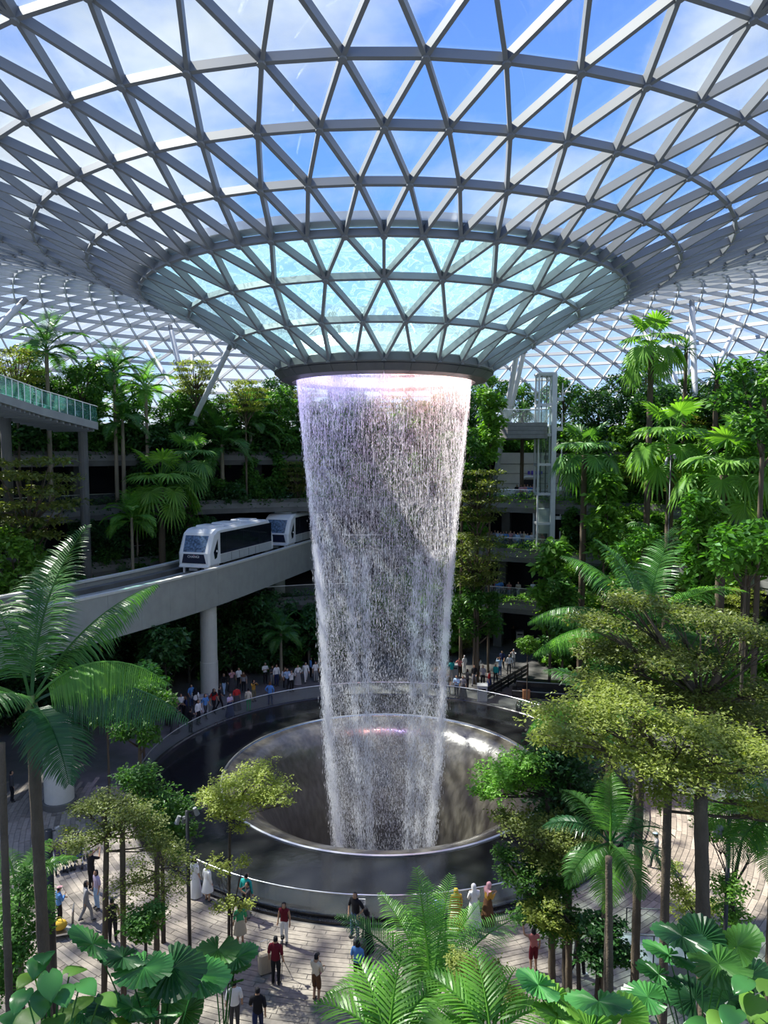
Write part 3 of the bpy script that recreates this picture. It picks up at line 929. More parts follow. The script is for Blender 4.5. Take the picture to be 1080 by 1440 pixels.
# raking roof columns
def build_props():
    cols = [((285, 565), (323, 488), 66, 62, 0.24, 'white raking roof column among treetops beside the waterfall collar'),
            ((262, 560), (240, 462), 74, 78, 0.26, 'slim grey raking roof column rising behind the broadleaf treetops'),
            ((252, 560), (203, 478), 78, 84, 0.2, 'thin far white raking roof column behind the valley trees'),
            ((271, 540), (270, 488), 84, 88, 0.2, 'short far upright white roof column behind the valley trees'),
            ((-40, 500), (32, 425), 52, 54, 0.24, 'white raking roof column above the glass-railed bridge'),
            ((711, 588), (730, 478), 70, 66, 0.26, 'long grey raking roof column beside the lift tower'),
            ((722, 560), (738, 488), 76, 74, 0.26, 'long white raking roof column behind the grey one by the lift'),
            ((697, 565), (674, 528), 72, 68, 0.2, 'short white raking roof column against the waterfall collar'),
            ((978, 575), (973, 428), 62, 66, 0.25, 'upright grey roof column among the terrace palms'),
            ((966, 560), (968, 462), 76, 80, 0.22, 'far upright white roof column behind the grey one'),
            ((1000, 535), (1042, 443), 70, 76, 0.22, 'white roof column leaning over the spiky dracaena tree'),
            ((935, 510), (893, 447), 74, 80, 0.24, 'white roof column leaning away behind the tall fan palm')]
    for b, t, d0, d1, r, lab in cols:
        a, c = P(b[0], b[1], d0), P(t[0], t[1], d1)
        up = (c - a).normalized()
        # run on until the shaft meets the roof shell and the deck
        a2 = a - up * ((a.z - ground(a.x, a.y)) / max(up.z, 0.3))
        root = thing('roof_column', lab, 'column', tuple(a2))
        m1 = MB(); L = (c - a2).length
        u = lambda s: tuple(up * s)
        m1.tube([u(0), u(0.6), u(L - 0.6), u(L)], [r * .6, r, r, r * .6], 12); m1.build('shaft', M['steel_white'], root, smooth=True)
        m1 = MB(); m1.tube([u(-0.1), u(0.25)], r * 1.3, 12); m1.build('foot_shoe', M['steel'], root)
        m1 = MB(); m1.tube([u(L - 0.2), u(L + 0.35)], r * 0.9, 10); m1.build('head_pin', M['steel'], root)
build_props()

# ------------------------------------------------------------------ guideway and train
NEAR = [(-2.0, 88.0), (-4.4, 80.0), (-6.6, 73.0), (-9.5, 63.0), (-12.6, 53.0), (-16.2, 44.6), (-20.8, 36.5), (-27.5, 27.5), (-36.0, 18.0)]
def path_pts(step=1.2):
    pts = [Vector((x, y, 0)) for x, y in NEAR]
    # Catmull-Rom
    out = []
    for i in range(len(pts) - 1):
        p0 = pts[max(i - 1, 0)]; p1 = pts[i]; p2 = pts[i + 1]; p3 = pts[min(i + 2, len(pts) - 1)]
        for s in range(20):
            t = s / 20
            out.append(0.5 * ((2 * p1) + (p2 - p0) * t + (2 * p0 - 5 * p1 + 4 * p2 - p3) * t * t + (3 * p1 - p0 - 3 * p2 + p3) * t ** 3))
    out.append(pts[-1])
    res = [out[0]]; acc = 0
    for a, b in zip(out, out[1:]):
        acc += (b - a).length
        if acc >= step: res.append(b); acc = 0
    return res
GP = path_pts()
def side(i):
    a = GP[max(i - 1, 0)]; b = GP[min(i + 1, len(GP) - 1)]
    d = (b - a).normalized()          # towards the camera
    return d, Vector((d.y, -d.x, 0))      # second: away from the camera side (to the west)
def sweep(mb, prof, i0=0, i1=None, mi=0, gap=0.0):
    """prof: (distance from near edge, height); swept along the guideway"""
    i1 = i1 if i1 is not None else len(GP) - 1
    k = len(prof)
    vs = []; fs = []
    idx = list(range(i0, i1 + 1))
    for n, i in enumerate(idx):
        d, w = side(i)
        sh = d * (gap if n == 0 else (-gap if n == len(idx) - 1 else 0))
        for o, z in prof:
            q = GP[i] + w * o + sh
            vs.append((q.x, q.y, z))
    for n in range(len(idx) - 1):
        for q in range(k):
            q2 = (q + 1) % k
            fs.append((n * k + q, n * k + q2, (n + 1) * k + q2, (n + 1) * k + q))
    fs.append(tuple(range(k))); fs.append(tuple((len(idx) - 1) * k + q for q in range(k - 1, -1, -1)))
    mb.add(vs, fs, mi)
def build_guideway():
    root = thing('guideway', 'curved grey concrete elevated train guideway crossing the valley', 'guideway', (0, 0, 0))
    m1 = MB(); sweep(m1, [(0.22, 7.05), (4.78, 7.05), (4.78, 9.0), (0.22, 9.0)]); m1.build('deck', M['concrete_dark'], root)
    n = len(GP) - 1
    for i in range(0, n - 1, 2):
        m1 = MB(); sweep(m1, [(0.0, 6.9), (0.2, 6.9), (0.2, 9.62), (0.0, 9.62)], i, min(i + 2, n), gap=0.008); m1.build('side_panel', M['concrete'], root)
        m1 = MB(); sweep(m1, [(4.8, 6.9), (5.0, 6.9), (5.0, 9.62), (4.8, 9.62)], i, min(i + 2, n), gap=0.008); m1.build('side_panel', M['concrete'], root)
    m1 = MB(); sweep(m1, [(-0.06, 9.62), (0.34, 9.62), (0.34, 9.76), (-0.06, 9.76)]); m1.build('coping', M['white_wall'], root)
    m1 = MB(); sweep(m1, [(4.66, 9.62), (5.06, 9.62), (5.06, 9.76), (4.66, 9.76)]); m1.build('coping', M['white_wall'], root)
    for o in (1.2, 2.9):
        m1 = MB(); sweep(m1, [(o - .2, 9.0), (o + .2, 9.0), (o + .2, 9.22), (o - .2, 9.22)]); m1.build('running_track', M['concrete'], root)
    m1 = MB(); sweep(m1, [(2.0, 9.0), (2.1, 9.0), (2.1, 9.3), (2.0, 9.3)]); m1.build('guide_rail', M['dark_metal'], root)
    m1 = MB(); sweep(m1, [(3.9, 9.0), (4.5, 9.0), (4.5, 9.35), (3.9, 9.35)]); m1.build('walkway', M['concrete_dark'], root)
    # columns
    for px, py, D in ((298, 970, 53.6), (415, 900, 69.5)):
        i = min(range(len(GP)), key=lambda q: abs(GP[q].y - D))
        d, w = side(i)
        c = GP[i] + w * (0.9 if D < 60 else 2.5)
        r = 0.62
        col = thing('guideway_column', 'round pale concrete column carrying the guideway beside the %s' % ('seated crowd' if D < 60 else 'foot of the waterfall, in shade'), 'column', (c.x, c.y, 0))
        m1 = MB(); m1.lathe([(r + .04, 0), (r + .04, 2.6), (r + .02, 2.62), (r, 2.62), (r, 7.0)], 28); m1.build('shaft', M['white_wall'], col, smooth=False)
        m1 = MB(); m1.lathe([(r + .10, 0), (r + .10, 0.2), (r + 0.02, 0.22)], 28); m1.build('base_ring', M['concrete_dark'], col)
build_guideway()

def build_car(name, label, i_front, glow):
    a = GP[i_front]
    d, w = side(i_front)
    # straight car: from front point 11 m back along the track
    j = i_front
    acc = 0
    while j > 0 and acc < 11.3:
        acc += (GP[j - 1] - GP[j]).length; j -= 1
    b = GP[j]
    wb = side(j)[1]
    f = a + w * 2.05; e = b + wb * 2.05
    u = (e - f).normalized()
    rz = math.atan2(u.y, u.x)
    root = thing(name, label, 'train car', (f.x, f.y, 9.24), rz, 'white train cars on the guideway')
    L = 11.2; W = 1.32
    # side outline, x to the rear; local y: minus is the side towards the plaza
    out = [(0.0, 0.55), (-0.02, 1.45), (0.62, 2.92), (1.15, 3.18), (1.7, 3.24), (L - 1.6, 3.24), (L - 0.9, 3.1), (L - 0.25, 1.6), (L - 0.2, 0.55)]
    def shell(outline, y0, y1, inset=0.16):
        vs = []; n = len(outline)
        cx = sum(p[0] for p in outline) / n; cz = 1.8
        ys = [(y0, 1), (y0 + inset, 0), (y1 - inset, 0), (y1, 1)]
        for y, k in ys:
            for x, z in outline:
                if k:
                    vs.append((x + (0.12 if x < cx else -0.12), y, z - (0.16 if z > 2 else 0)))
                else: vs.append((x, y, z))
        fs = []
        for q in range(3):
            for i in range(n):
                i2 = (i + 1) % n
                fs.append((q * n + i, q * n + i2, (q + 1) * n + i2, (q + 1) * n + i))
        fs.append(tuple(range(n - 1, -1, -1))); fs.append(tuple(3 * n + i for i in range(n)))
        return vs, fs
    m1 = MB(); m1.add(*shell(out, -W, W)); m1.build('body', M['train_white'], root)
    # windscreen and lower nose panel set proud of the nose
    def plate(pts, th, mat, nm, par=root):
        pts = [Vector(p) for p in pts]
        n = (pts[1] - pts[0]).cross(pts[2] - pts[0]).normalized()
        m2 = MB(); k = len(pts)
        vs = pts + [p + n * th for p in pts]
        fs = [tuple(range(k - 1, -1, -1)), tuple(range(k, 2 * k))] + [(i, (i + 1) % k, k + (i + 1) % k, k + i) for i in range(k)]
        m2.add(vs, fs)
        return m2.build(nm, mat, par)
    wtop = (0.54, 2.74); wbot = (0.02, 1.55)
    scr = simple('train_windscreen', (0.10, 0.16, 0.26), 0.12, 0, 0.6, var=0.9, scale=6.0)
    plate([(wbot[0], -0.92, wbot[1]), (wtop[0], -0.98, wtop[1]), (wtop[0], 0.98, wtop[1]), (wbot[0], 0.92, wbot[1])], -0.03, scr, 'windscreen')
    np_ = plate([(-0.02, -1.02, 0.70), (-0.025, -0.86, 1.40), (-0.025, 0.86, 1.40), (-0.02, 1.02, 0.70)], -0.035, M['train_navy'], 'nose_panel')
    # lettering
    if glow:
        cu = bpy.data.curves.new('lettering', 'FONT'); cu.body = 'CHANGI'; cu.size = 0.26; cu.align_x = 'CENTER'; cu.extrude = 0.004
        t = bpy.data.objects.new('lettering', cu); COL.objects.link(t)
        bpy.context.view_layer.update()
        me = bpy.data.meshes.new_from_object(t)
        bpy.data.objects.remove(t)
        me.materials.clear(); me.materials.append(M['white'])
        o = link('lettering', me, np_, (-0.065, 0.0, 1.13))
        o.rotation_euler = (math.radians(90), 0, math.radians(-90))
        mk = MB(); mk.add([(-0.07, -0.02, 1.38), (-0.07, -0.16, 1.26), (-0.07, -0.02, 1.30), (-0.066, -0.02, 1.38), (-0.066, -0.16, 1.26), (-0.066, -0.02, 1.30)], [(0, 1, 2), (5, 4, 3), (0, 3, 4, 1), (1, 4, 5, 2), (2, 5, 3, 0)])
        mk.build('emblem', simple('pink_emblem', (0.6, 0.2, 0.3), 0.4), np_)
    m1 = MB(); m1.cbox((0.75, 0, 0.48), (1.7, 2.5, 0.16), 0.05); m1.build('bumper', M['train_white'], root)
    for s in (-1, 1):
        y = s * (W + 0.005)
        # faceted cheek window with lamp
        pts = [(0.62, y, 1.5), (1.25, y, 2.45), (1.28, y, 1.55), (1.1, y, 1.05), (0.78, y, 0.95)]
        if s > 0: pts = pts[::-1]
        ck = plate(pts, 0.02, M['train_dark'], 'cheek_window')
        lm = MB(); lm.ball((1.05, y + s * 0.03, 1.55), 0.09, 8, (1, .4, 1))
        lm.build('headlamp', M['white'], ck)
        # window band in four pieces with door leaves between
        xs = [(1.62, 2.55), (2.6, 5.35), (5.4, 8.1), (8.15, 10.5)]
        for (x0, x1) in xs:
            m1 = MB(); m1.box(((x0 + x1) / 2, y, 2.08), (x1 - x0, 0.05, 1.62)); wn = m1.build('window', M['train_dark'], root)
            m1 = MB(); m1.box(((x0 + x1) / 2, y, 0.88), (x1 - x0, 0.045, 0.66)); m1.build('side_panel', M['train_grey'], root)
            m1 = MB(); m1.box(((x0 + x1) / 2, y + s * .01, 1.34), (x1 - x0, 0.05, 0.14)); m1.build('waist_band', M['train_navy'], root)
        for x in (3.3, 4.6, 6.2, 7.4):
            m1 = MB(); m1.box((x, y + s * 0.02, 0.88), (0.03, 0.03, 0.62)); m1.build('panel_seam', M['dark_metal'], root)
    for x, l in ((2.6, 1.4), (5.2, 1.9), (8.2, 1.6)):
        m1 = MB(); m1.cbox((x, 0.1, 3.30), (l, 1.7, 0.16), 0.05); m1.build('roof_unit', M['train_white'], root)
    for x in (1.7, 9.0):
        bg = MB(); bg.box((x, 0, 0.30), (2.0, 1.6, 0.3)); bo = bg.build('bogie', M['dark_metal'], root)
        for sx in (-0.6, 0.6):
            for s in (-1, 1):
                m1 = MB(); m1.tube([(x + sx, s * 0.72, 0.28), (x + sx, s * 1.0, 0.28)], 0.30, 14); m1.build('wheel', M['dark_metal'], bo)
    for s in (-0.9, 0.9):
        m1 = MB(); m1.box((0.15, s, 0.2), (0.2, 0.12, 0.55)); m1.build('front_strut', M['train_white'], root)
    m1 = MB(); m1.box((0.05, 0, 0.25), (0.35, 0.7, 0.18)); m1.build('coupler', M['chrome'], root)
    return j
i0 = min(range(len(GP)), key=lambda q: abs(GP[q].y - 54.6))
j0 = build_car('train_car', 'leading white train car with dark navy nose panel on the guideway', i0, True)
build_car('train_car', 'second white train car coupled behind the leading car near the waterfall', max(j0 - 1, 10), False)

# ------------------------------------------------------------------ glass-railed bridge and the pale pillar
def build_bridge():
    # three bends from the frame's edge to the trees
    top = [(P(-60, 528, 44)), (P(0, 553, 47)), (P(60, 573, 51)), (P(138, 594, 56))]
    zt = top[1].z
    root = thing('bridge', 'curving footbridge with green glass railing above the dark terrace', 'bridge', (0, 0, 0))
    near = [Vector((p.x, p.y, 0)) for p in top]
    zz = [p.z for p in top]
    wd = 4.2
    deck = MB(); vs = []; fs = []
    nrm = []
    for i, p in enumerate(near):
        a = near[max(i - 1, 0)]; b = near[min(i + 1, 3)]
        d = (b - a).normalized(); w = Vector((-d.y, d.x, 0)); nrm.append(w)
        for o, z in ((0, -0.55), (0, 0), (wd, 0), (wd, -0.55)):
            q = p + w * o; vs.append((q.x, q.y, zz[i] + z))
    for i in range(3):
        for k in range(4):
            k2 = (k + 1) % 4
            fs.append((i * 4 + k, i * 4 + k2, i * 4 + 4 + k2, i * 4 + 4 + k))
    fs += [(0, 1, 2, 3), (15, 14, 13, 12)]
    deck.add(vs, fs); deck.build('deck', M['concrete'], root)
    # soffit slats
    for i in range(3):
        for s in range(9):
            t = (s + .5) / 9
            p = near[i].lerp(near[i + 1], t); w = nrm[i].lerp(nrm[i + 1], t).normalized()
            z = zz[i] + (zz[i + 1] - zz[i]) * t
            q = p + w * (wd / 2)
            m1 = MB(); m1.box((q.x, q.y, z - 0.64), (wd * .92, 0.14, 0.18), math.atan2(w.y, w.x)); m1.build('soffit_slat', M['steel'], root)
    for o, mat in ((0.06, M['rail_green']), (wd - 0.06, M['rail_green'])):
        for i in range(3):
            for s in range(7):
                t0, t1 = s / 7 + .008, (s + 1) / 7 - .008
                def q(t, zoff):
                    p = near[i].lerp(near[i + 1], t); w = nrm[i].lerp(nrm[i + 1], t).normalized()
                    c = p + w * o
                    return (c.x, c.y, zz[i] + (zz[i + 1] - zz[i]) * t + zoff), w
                (a, w), (b, _) = q(t0, 0.02), q(t1, 0.02)
                (c, _), (d, _) = q(t1, 1.12), q(t0, 1.12)
                m1 = MB()
                sh = (w.x * .025, w.y * .025, 0)
                vs = [a, b, c, d] + [tuple(x + y for x, y in zip(v, sh)) for v in (a, b, c, d)]
                m1.add(vs, [(3, 2, 1, 0), (4, 5, 6, 7), (0, 1, 5, 4), (1, 2, 6, 5), (2, 3, 7, 6), (3, 0, 4, 7)])
                m1.build('pane', mat, root)
                m1 = MB(); m1.tube([a, (a[0], a[1], a[2] + 1.2)], 0.03, 6); m1.build('post', M['chrome'], root)
        m1 = MB(); m1.tube([tuple((near[i] + nrm[i] * o)[:2]) + (zz[i] + 1.2,) for i in range(4)], 0.04, 6); m1.build('handrail', M['chrome'], root)
    # props
    for i, o in ((1, 3.2), (2, 3.2), (3, 1.5)):
        c = near[i] + nrm[i] * o
        m1 = MB(); m1.tube([(c.x, c.y, 0.0), (c.x, c.y, zz[i] - 0.5)], 0.35, 12); m1.build('pier', M['concrete_dark'], root)
build_bridge()
p = G(84, 1132)
col = thing('pillar', 'broad round off-white pillar behind the big palm trunk on the plaza', 'pillar', tuple(p))
m1 = MB(); m1.lathe([(0.80, 0), (0.80, 0.15), (0.72, 0.18), (0.72, 4.6), (0.85, 4.75), (0.85, 5.0)], 28); m1.build('shaft', M['white_wall'], col)
m1 = MB(); m1.lathe([(0.84, 0), (0.84, 0.3), (0.72, 0.32)], 28); m1.build('base_ring', M['concrete_dark'], col)

# ------------------------------------------------------------------ near terrace the photographer's planting stands on
m1 = MB(); m1.box((0, 4.0, 6.1), (60, 17.0, 0.7))
tag(m1.build('floor_near', M['soil']), 'dark soil bed of the raised near terrace', 'planting bed', kind='structure')
m1 = MB(); m1.box((0, 12.6, 3.2), (60, 0.5, 6.4)); 
tag(m1.build('wall_near', M['concrete_dark']), 'retaining wall under the raised near planting bed', 'wall', kind='structure')
# ------------------------------------------------------------------ plants: shapes
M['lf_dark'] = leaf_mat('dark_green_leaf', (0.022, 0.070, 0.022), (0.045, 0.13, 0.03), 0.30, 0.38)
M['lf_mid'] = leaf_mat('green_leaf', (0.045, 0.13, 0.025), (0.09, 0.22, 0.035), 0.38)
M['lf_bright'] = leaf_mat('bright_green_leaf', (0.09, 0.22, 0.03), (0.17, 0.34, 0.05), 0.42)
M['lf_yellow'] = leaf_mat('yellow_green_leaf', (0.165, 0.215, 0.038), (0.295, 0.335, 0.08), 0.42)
M['lf_olive'] = leaf_mat('olive_green_leaf', (0.10, 0.14, 0.03), (0.19, 0.22, 0.06), 0.4)
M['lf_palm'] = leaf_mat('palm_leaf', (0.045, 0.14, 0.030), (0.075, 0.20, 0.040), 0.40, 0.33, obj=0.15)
M['lf_palmb'] = leaf_mat('sun_tinted_palm_leaf', (0.09, 0.25, 0.035), (0.15, 0.34, 0.05), 0.42, 0.35, obj=0.12)  # brighter copy of the palm leaf; sunlight is put into the colour
M['lf_palmd'] = leaf_mat('deep_palm_leaf', (0.018, 0.075, 0.028), (0.03, 0.11, 0.035), 0.35, 0.3, obj=0.15)  # darker copy of the palm leaf; shaded fronds get their shade from it
M['lf_fan'] = leaf_mat('fan_leaf', (0.05, 0.16, 0.035), (0.12, 0.27, 0.06), 0.35, 0.4)
M['lf_broad'] = leaf_mat('glossy_broad_leaf', (0.035, 0.15, 0.045), (0.07, 0.24, 0.06), 0.33, 0.25, obj=0.25)
M['stalk'] = simple('green_stalk', (0.16, 0.22, 0.06), 0.6, var=0.15)
M['flower'] = simple('red_brown_fruit', (0.22, 0.05, 0.02), 0.7, var=0.3)

class TB:
    """triangles only, numpy at the end"""
    def __init__(self): self.v = []; self.f = []
    def tri(self, *idx): self.f.append(idx)
    def pt(self, p): self.v.append((p[0], p[1], p[2])); return len(self.v) - 1
    def mesh(self, name, mat, smooth=False): return np_mesh(name, self.v, self.f, mat, smooth)

def rachis(L, th0, curl, n, x0=0.0):
    """arching midrib in the x-z plane; returns points and tangents"""
    pts = [Vector((x0, 0, 0))]; tans = []
    for i in range(n):
        t = (i + 0.5) / n
        th = th0 - curl * t ** 1.25
        d = Vector((math.cos(th), 0, math.sin(th)))
        tans.append(d)
        pts.append(pts[-1] + d * (L / n))
    tans.append(tans[-1])
    return pts, tans
def feather_mesh(name, mat, L=2.2, th0=1.0, curl=1.6, n=30, ll=0.6, lw=0.035, hang=0.6, lift=0.25, fwd=0.55, seed=0, segs=3, stem=0.018, bare=0.16):
    rng = random.Random(seed)
    tb = TB()
    N = 24
    pts, tans = rachis(L, th0, curl, N)
    def at(t):
        f = t * N; i = min(int(f), N - 1); u = f - i
        return pts[i].lerp(pts[i + 1], u), tans[i].lerp(tans[i + 1], u).normalized()
    # midrib: three-sided
    prev = None
    for i in range(0, N + 1, 2):
        t = i / N
        r = stem * (1.15 - t)
        T = tans[min(i, N - 1)]; U = Vector((-T.z, 0, T.x))
        ring = [tb.pt(pts[i] + U * r), tb.pt(pts[i] - U * r * .5 + Vector((0, r, 0))), tb.pt(pts[i] - U * r * .5 - Vector((0, r, 0)))]
        if prev:
            for k in range(3):
                a, b = prev[k], prev[(k + 1) % 3]; c, d = ring[k], ring[(k + 1) % 3]
                tb.tri(a, b, d); tb.tri(a, d, c)
        prev = ring
    for j in range(n):
        t = bare + (1 - bare) * (j + 0.5) / n
        p, T = at(t)
        U = Vector((-T.z, 0, T.x))
        prof = (0.55 + 0.45 * math.sin(math.pi * min(1, (t - bare) / (1 - bare) * 1.1 + 0.12)))
        if t > 0.8: prof *= 1 - 0.75 * (t - 0.8) / 0.2
        for s in (-1, 1):
            l = ll * prof * rng.uniform(0.9, 1.08)
            f = fwd + 0.9 * max(0, t - 0.7)
            d = (T * f + Vector((0, s, 0)) * 1.0 + U * (lift + rng.uniform(-.07, .07))).normalized()
            ro = s * 0.5 + rng.uniform(-.3, .3); cr_, sr_ = math.cos(ro), math.sin(ro)
            q = p.copy()
            ws = [0.75, 1.0, 0.85, 0.0] if segs == 3 else [0.85, 1.0, 0.0]
            last = None
            for k in range(segs + 1):
                w = T - d * T.dot(d)
                w = w.normalized()
                w = (w * cr_ + d.cross(w) * sr_) * (lw * ws[k] * (0.6 + 0.4 * prof))
                if k == segs: cur = (tb.pt(q),)
                else: cur = (tb.pt(q - w), tb.pt(q + w))
                if last:
                    if len(cur) == 2:
                        tb.tri(last[0], last[1], cur[1]); tb.tri(last[0], cur[1], cur[0])
                    else: tb.tri(last[0], last[1], cur[0])
                last = cur
                q = q + d * (l / segs)
                d = (d + Vector((0, 0, -1)) * (hang * (0.6 + 0.5 * rng.random()) / segs * 1.6)).normalized()
    return tb.mesh(name, mat)
def fan_mesh(name, mat, pl=1.1, th0=0.7, curl=0.7, R=0.75, blades=18, spread=140, droop=0.25, split=0.5, tilt=0.5, seed=0, blunt=False, pleat=0.035, stem=0.016):
    rng = random.Random(seed)
    tb = TB()
    pts, tans = rachis(pl, th0, curl, 8)
    prev = None
    for i in range(9):
        T = tans[min(i, 7)]; U = Vector((-T.z, 0, T.x))
        ring = [tb.pt(pts[i] + U * stem), tb.pt(pts[i] - U * stem * .5 + Vector((0, stem, 0))), tb.pt(pts[i] - U * stem * .5 - Vector((0, stem, 0)))]
        if prev:
            for k in range(3):
                a, b = prev[k], prev[(k + 1) % 3]; c, d = ring[k], ring[(k + 1) % 3]
                tb.tri(a, b, d); tb.tri(a, d, c)
        prev = ring
    T = tans[-1]
    th = math.atan2(T.z, T.x) - tilt
    F = Vector((math.cos(th), 0, math.sin(th))); S = Vector((0, 1, 0)); U = Vector((-math.sin(th), 0, math.cos(th)))
    c = pts[-1]
    da = 2 * spread / blades
    for i in range(blades):
        a = math.radians(-spread + da * (i + 0.5)); h = math.radians(da / 2)
        RR = R * (1.0 - 0.18 * abs(a) / math.radians(spread)) * rng.uniform(0.93, 1.05)
        def q(ang, r, up):
            return c + (F * math.cos(ang) + S * math.sin(ang)) * r + U * up + Vector((0, 0, -droop * (r / R) ** 2.4 * R))
        i0 = tb.pt(c)
        if blunt:
            r1 = RR * 0.55
            l1 = tb.pt(q(a - h, r1, 0)); m1 = tb.pt(q(a, r1, pleat)); k1 = tb.pt(q(a + h, r1, 0))
            l2 = tb.pt(q(a - h * .96, RR * .97, 0.05 * R)); m2 = tb.pt(q(a, RR, pleat + 0.05 * R)); k2 = tb.pt(q(a + h * .96, RR * .97, 0.05 * R))
            for t3 in ((i0, l1, m1), (i0, m1, k1), (l1, l2, m2), (l1, m2, m1), (m1, m2, k2), (m1, k2, k1)): tb.tri(*t3)
        else:
            r1 = RR * split
            l1 = tb.pt(q(a - h, r1, 0)); m1 = tb.pt(q(a, r1, pleat)); k1 = tb.pt(q(a + h, r1, 0))
            r2 = RR * (split + (1 - split) * .55)
            l2 = tb.pt(q(a - h * .45, r2, 0)); k2 = tb.pt(q(a + h * .45, r2, 0))
            tp = tb.pt(q(a, RR, 0) + Vector((0, 0, -droop * R * rng.uniform(0, .5))))
            for t3 in ((i0, l1, m1), (i0, m1, k1), (l1, l2, m1), (m1, k2, k1), (l2, k2, m1), (l2, tp, k2)): tb.tri(*t3)
    return tb.mesh(name, mat)
def heart_mesh(name, mat, pl=0.7, th0=1.0, curl=1.0, L=0.5, W=0.42, seed=0, stem=0.012, tilt=1.3):
    rng = random.Random(seed)
    tb = TB()
    pts, tans = rachis(pl, th0, curl, 8)
    prev = None
    for i in range(9):
        T = tans[min(i, 7)]; U = Vector((-T.z, 0, T.x))
        ring = [tb.pt(pts[i] + U * stem), tb.pt(pts[i] - U * stem * .5 + Vector((0, stem, 0))), tb.pt(pts[i] - U * stem * .5 - Vector((0, stem, 0)))]
        if prev:
            for k in range(3):
                a, b = prev[k], prev[(k + 1) % 3]; c, d = ring[k], ring[(k + 1) % 3]
                tb.tri(a, b, d); tb.tri(a, d, c)
        prev = ring
    T = tans[-1]; th = math.atan2(T.z, T.x) - tilt
    c = pts[-1]
    # outline: half width along the midrib, lobes reach behind the stalk
    prof = [(-0.22, 0.30), (-0.10, 0.62), (0.08, 0.86), (0.28, 1.0), (0.5, 0.93), (0.7, 0.68), (0.86, 0.36), (1.0, 0.03)]
    rows = []
    for k, (u, w) in enumerate(prof):
        th2 = th - 0.5 * max(0, u)
        F = Vector((math.cos(th2), 0, math.sin(th2))); U = Vector((-math.sin(th2), 0, math.cos(th2)))
        x = max(u, 0.0)
        mid = c + F * (x * L)
        row = []
        for s in (-1, -0.5, 0, 0.5, 1):
            back = F * ((u - x) * L) * abs(s)
            up = U * (0.16 * W * abs(s) - 0.10 * W * s * s * (1.4 if abs(s) == 1 else 1))
            row.append(tb.pt(mid + back + Vector((0, s * w * W / 2, 0)) + up))
        rows.append(row)
    for a, b in zip(rows, rows[1:]):
        for i in range(4):
            tb.tri(a[i], b[i], b[i + 1]); tb.tri(a[i], b[i + 1], a[i + 1])
    return tb.mesh(name, mat, True)
def strap_mesh(name, mat, L=0.9, th0=0.9, curl=1.6, w=0.035):
    tb = TB()
    pts, tans = rachis(L, th0, curl, 6)
    last = None
    for i, p in enumerate(pts):
        ww = w * (0.7 if i == 0 else (1.0 if i < 4 else (0.6 if i < 6 else 0.0)))
        T = tans[min(i, 5)]; U = Vector((-T.z, 0, T.x))
        cur = (tb.pt(p - Vector((0, ww, 0)) + U * ww * .4), tb.pt(p), tb.pt(p + Vector((0, ww, 0)) + U * ww * .4))
        if last:
            for k in range(2):
                tb.tri(last[k], last[k + 1], cur[k + 1]); tb.tri(last[k], cur[k + 1], cur[k])
        last = cur
    return tb.mesh(name, mat)

def leaf_cloud(C, size, rng, pitch=-0.15, pj=0.45, tilt=0.55, aspect=0.5):
    C = np.asarray(C); n = len(C)
    az = rng.uniform(0, 2 * np.pi, n); p = rng.normal(pitch, pj, n)
    d = np.stack([np.cos(az) * np.cos(p), np.sin(az) * np.cos(p), np.sin(p)], 1)
    nn = rng.normal(0, tilt, (n, 3)); nn[:, 2] += 1.0
    s = np.cross(nn, d); s /= np.linalg.norm(s, axis=1)[:, None] + 1e-9
    L = (size * rng.uniform(0.65, 1.35, n))[:, None]
    W = L * aspect * 0.5
    V = np.stack([C, C + d * L * .5 + s * W, C + d * L, C + d * L * .5 - s * W], 1)
    V[:, 2, 2] -= (L[:, 0] * 0.12)
    F = (np.arange(n) * 4)[:, None] + np.array([[0, 1, 2, 3]])
    return V.reshape(-1, 3), F
def blob_pts(c, r, n, rng, shell=0.33):
    v = rng.normal(0, 1, (n, 3)); v /= np.linalg.norm(v, axis=1)[:, None]
    u = rng.random(n) ** shell
    return np.asarray(c) + v * u[:, None] * np.asarray(r)

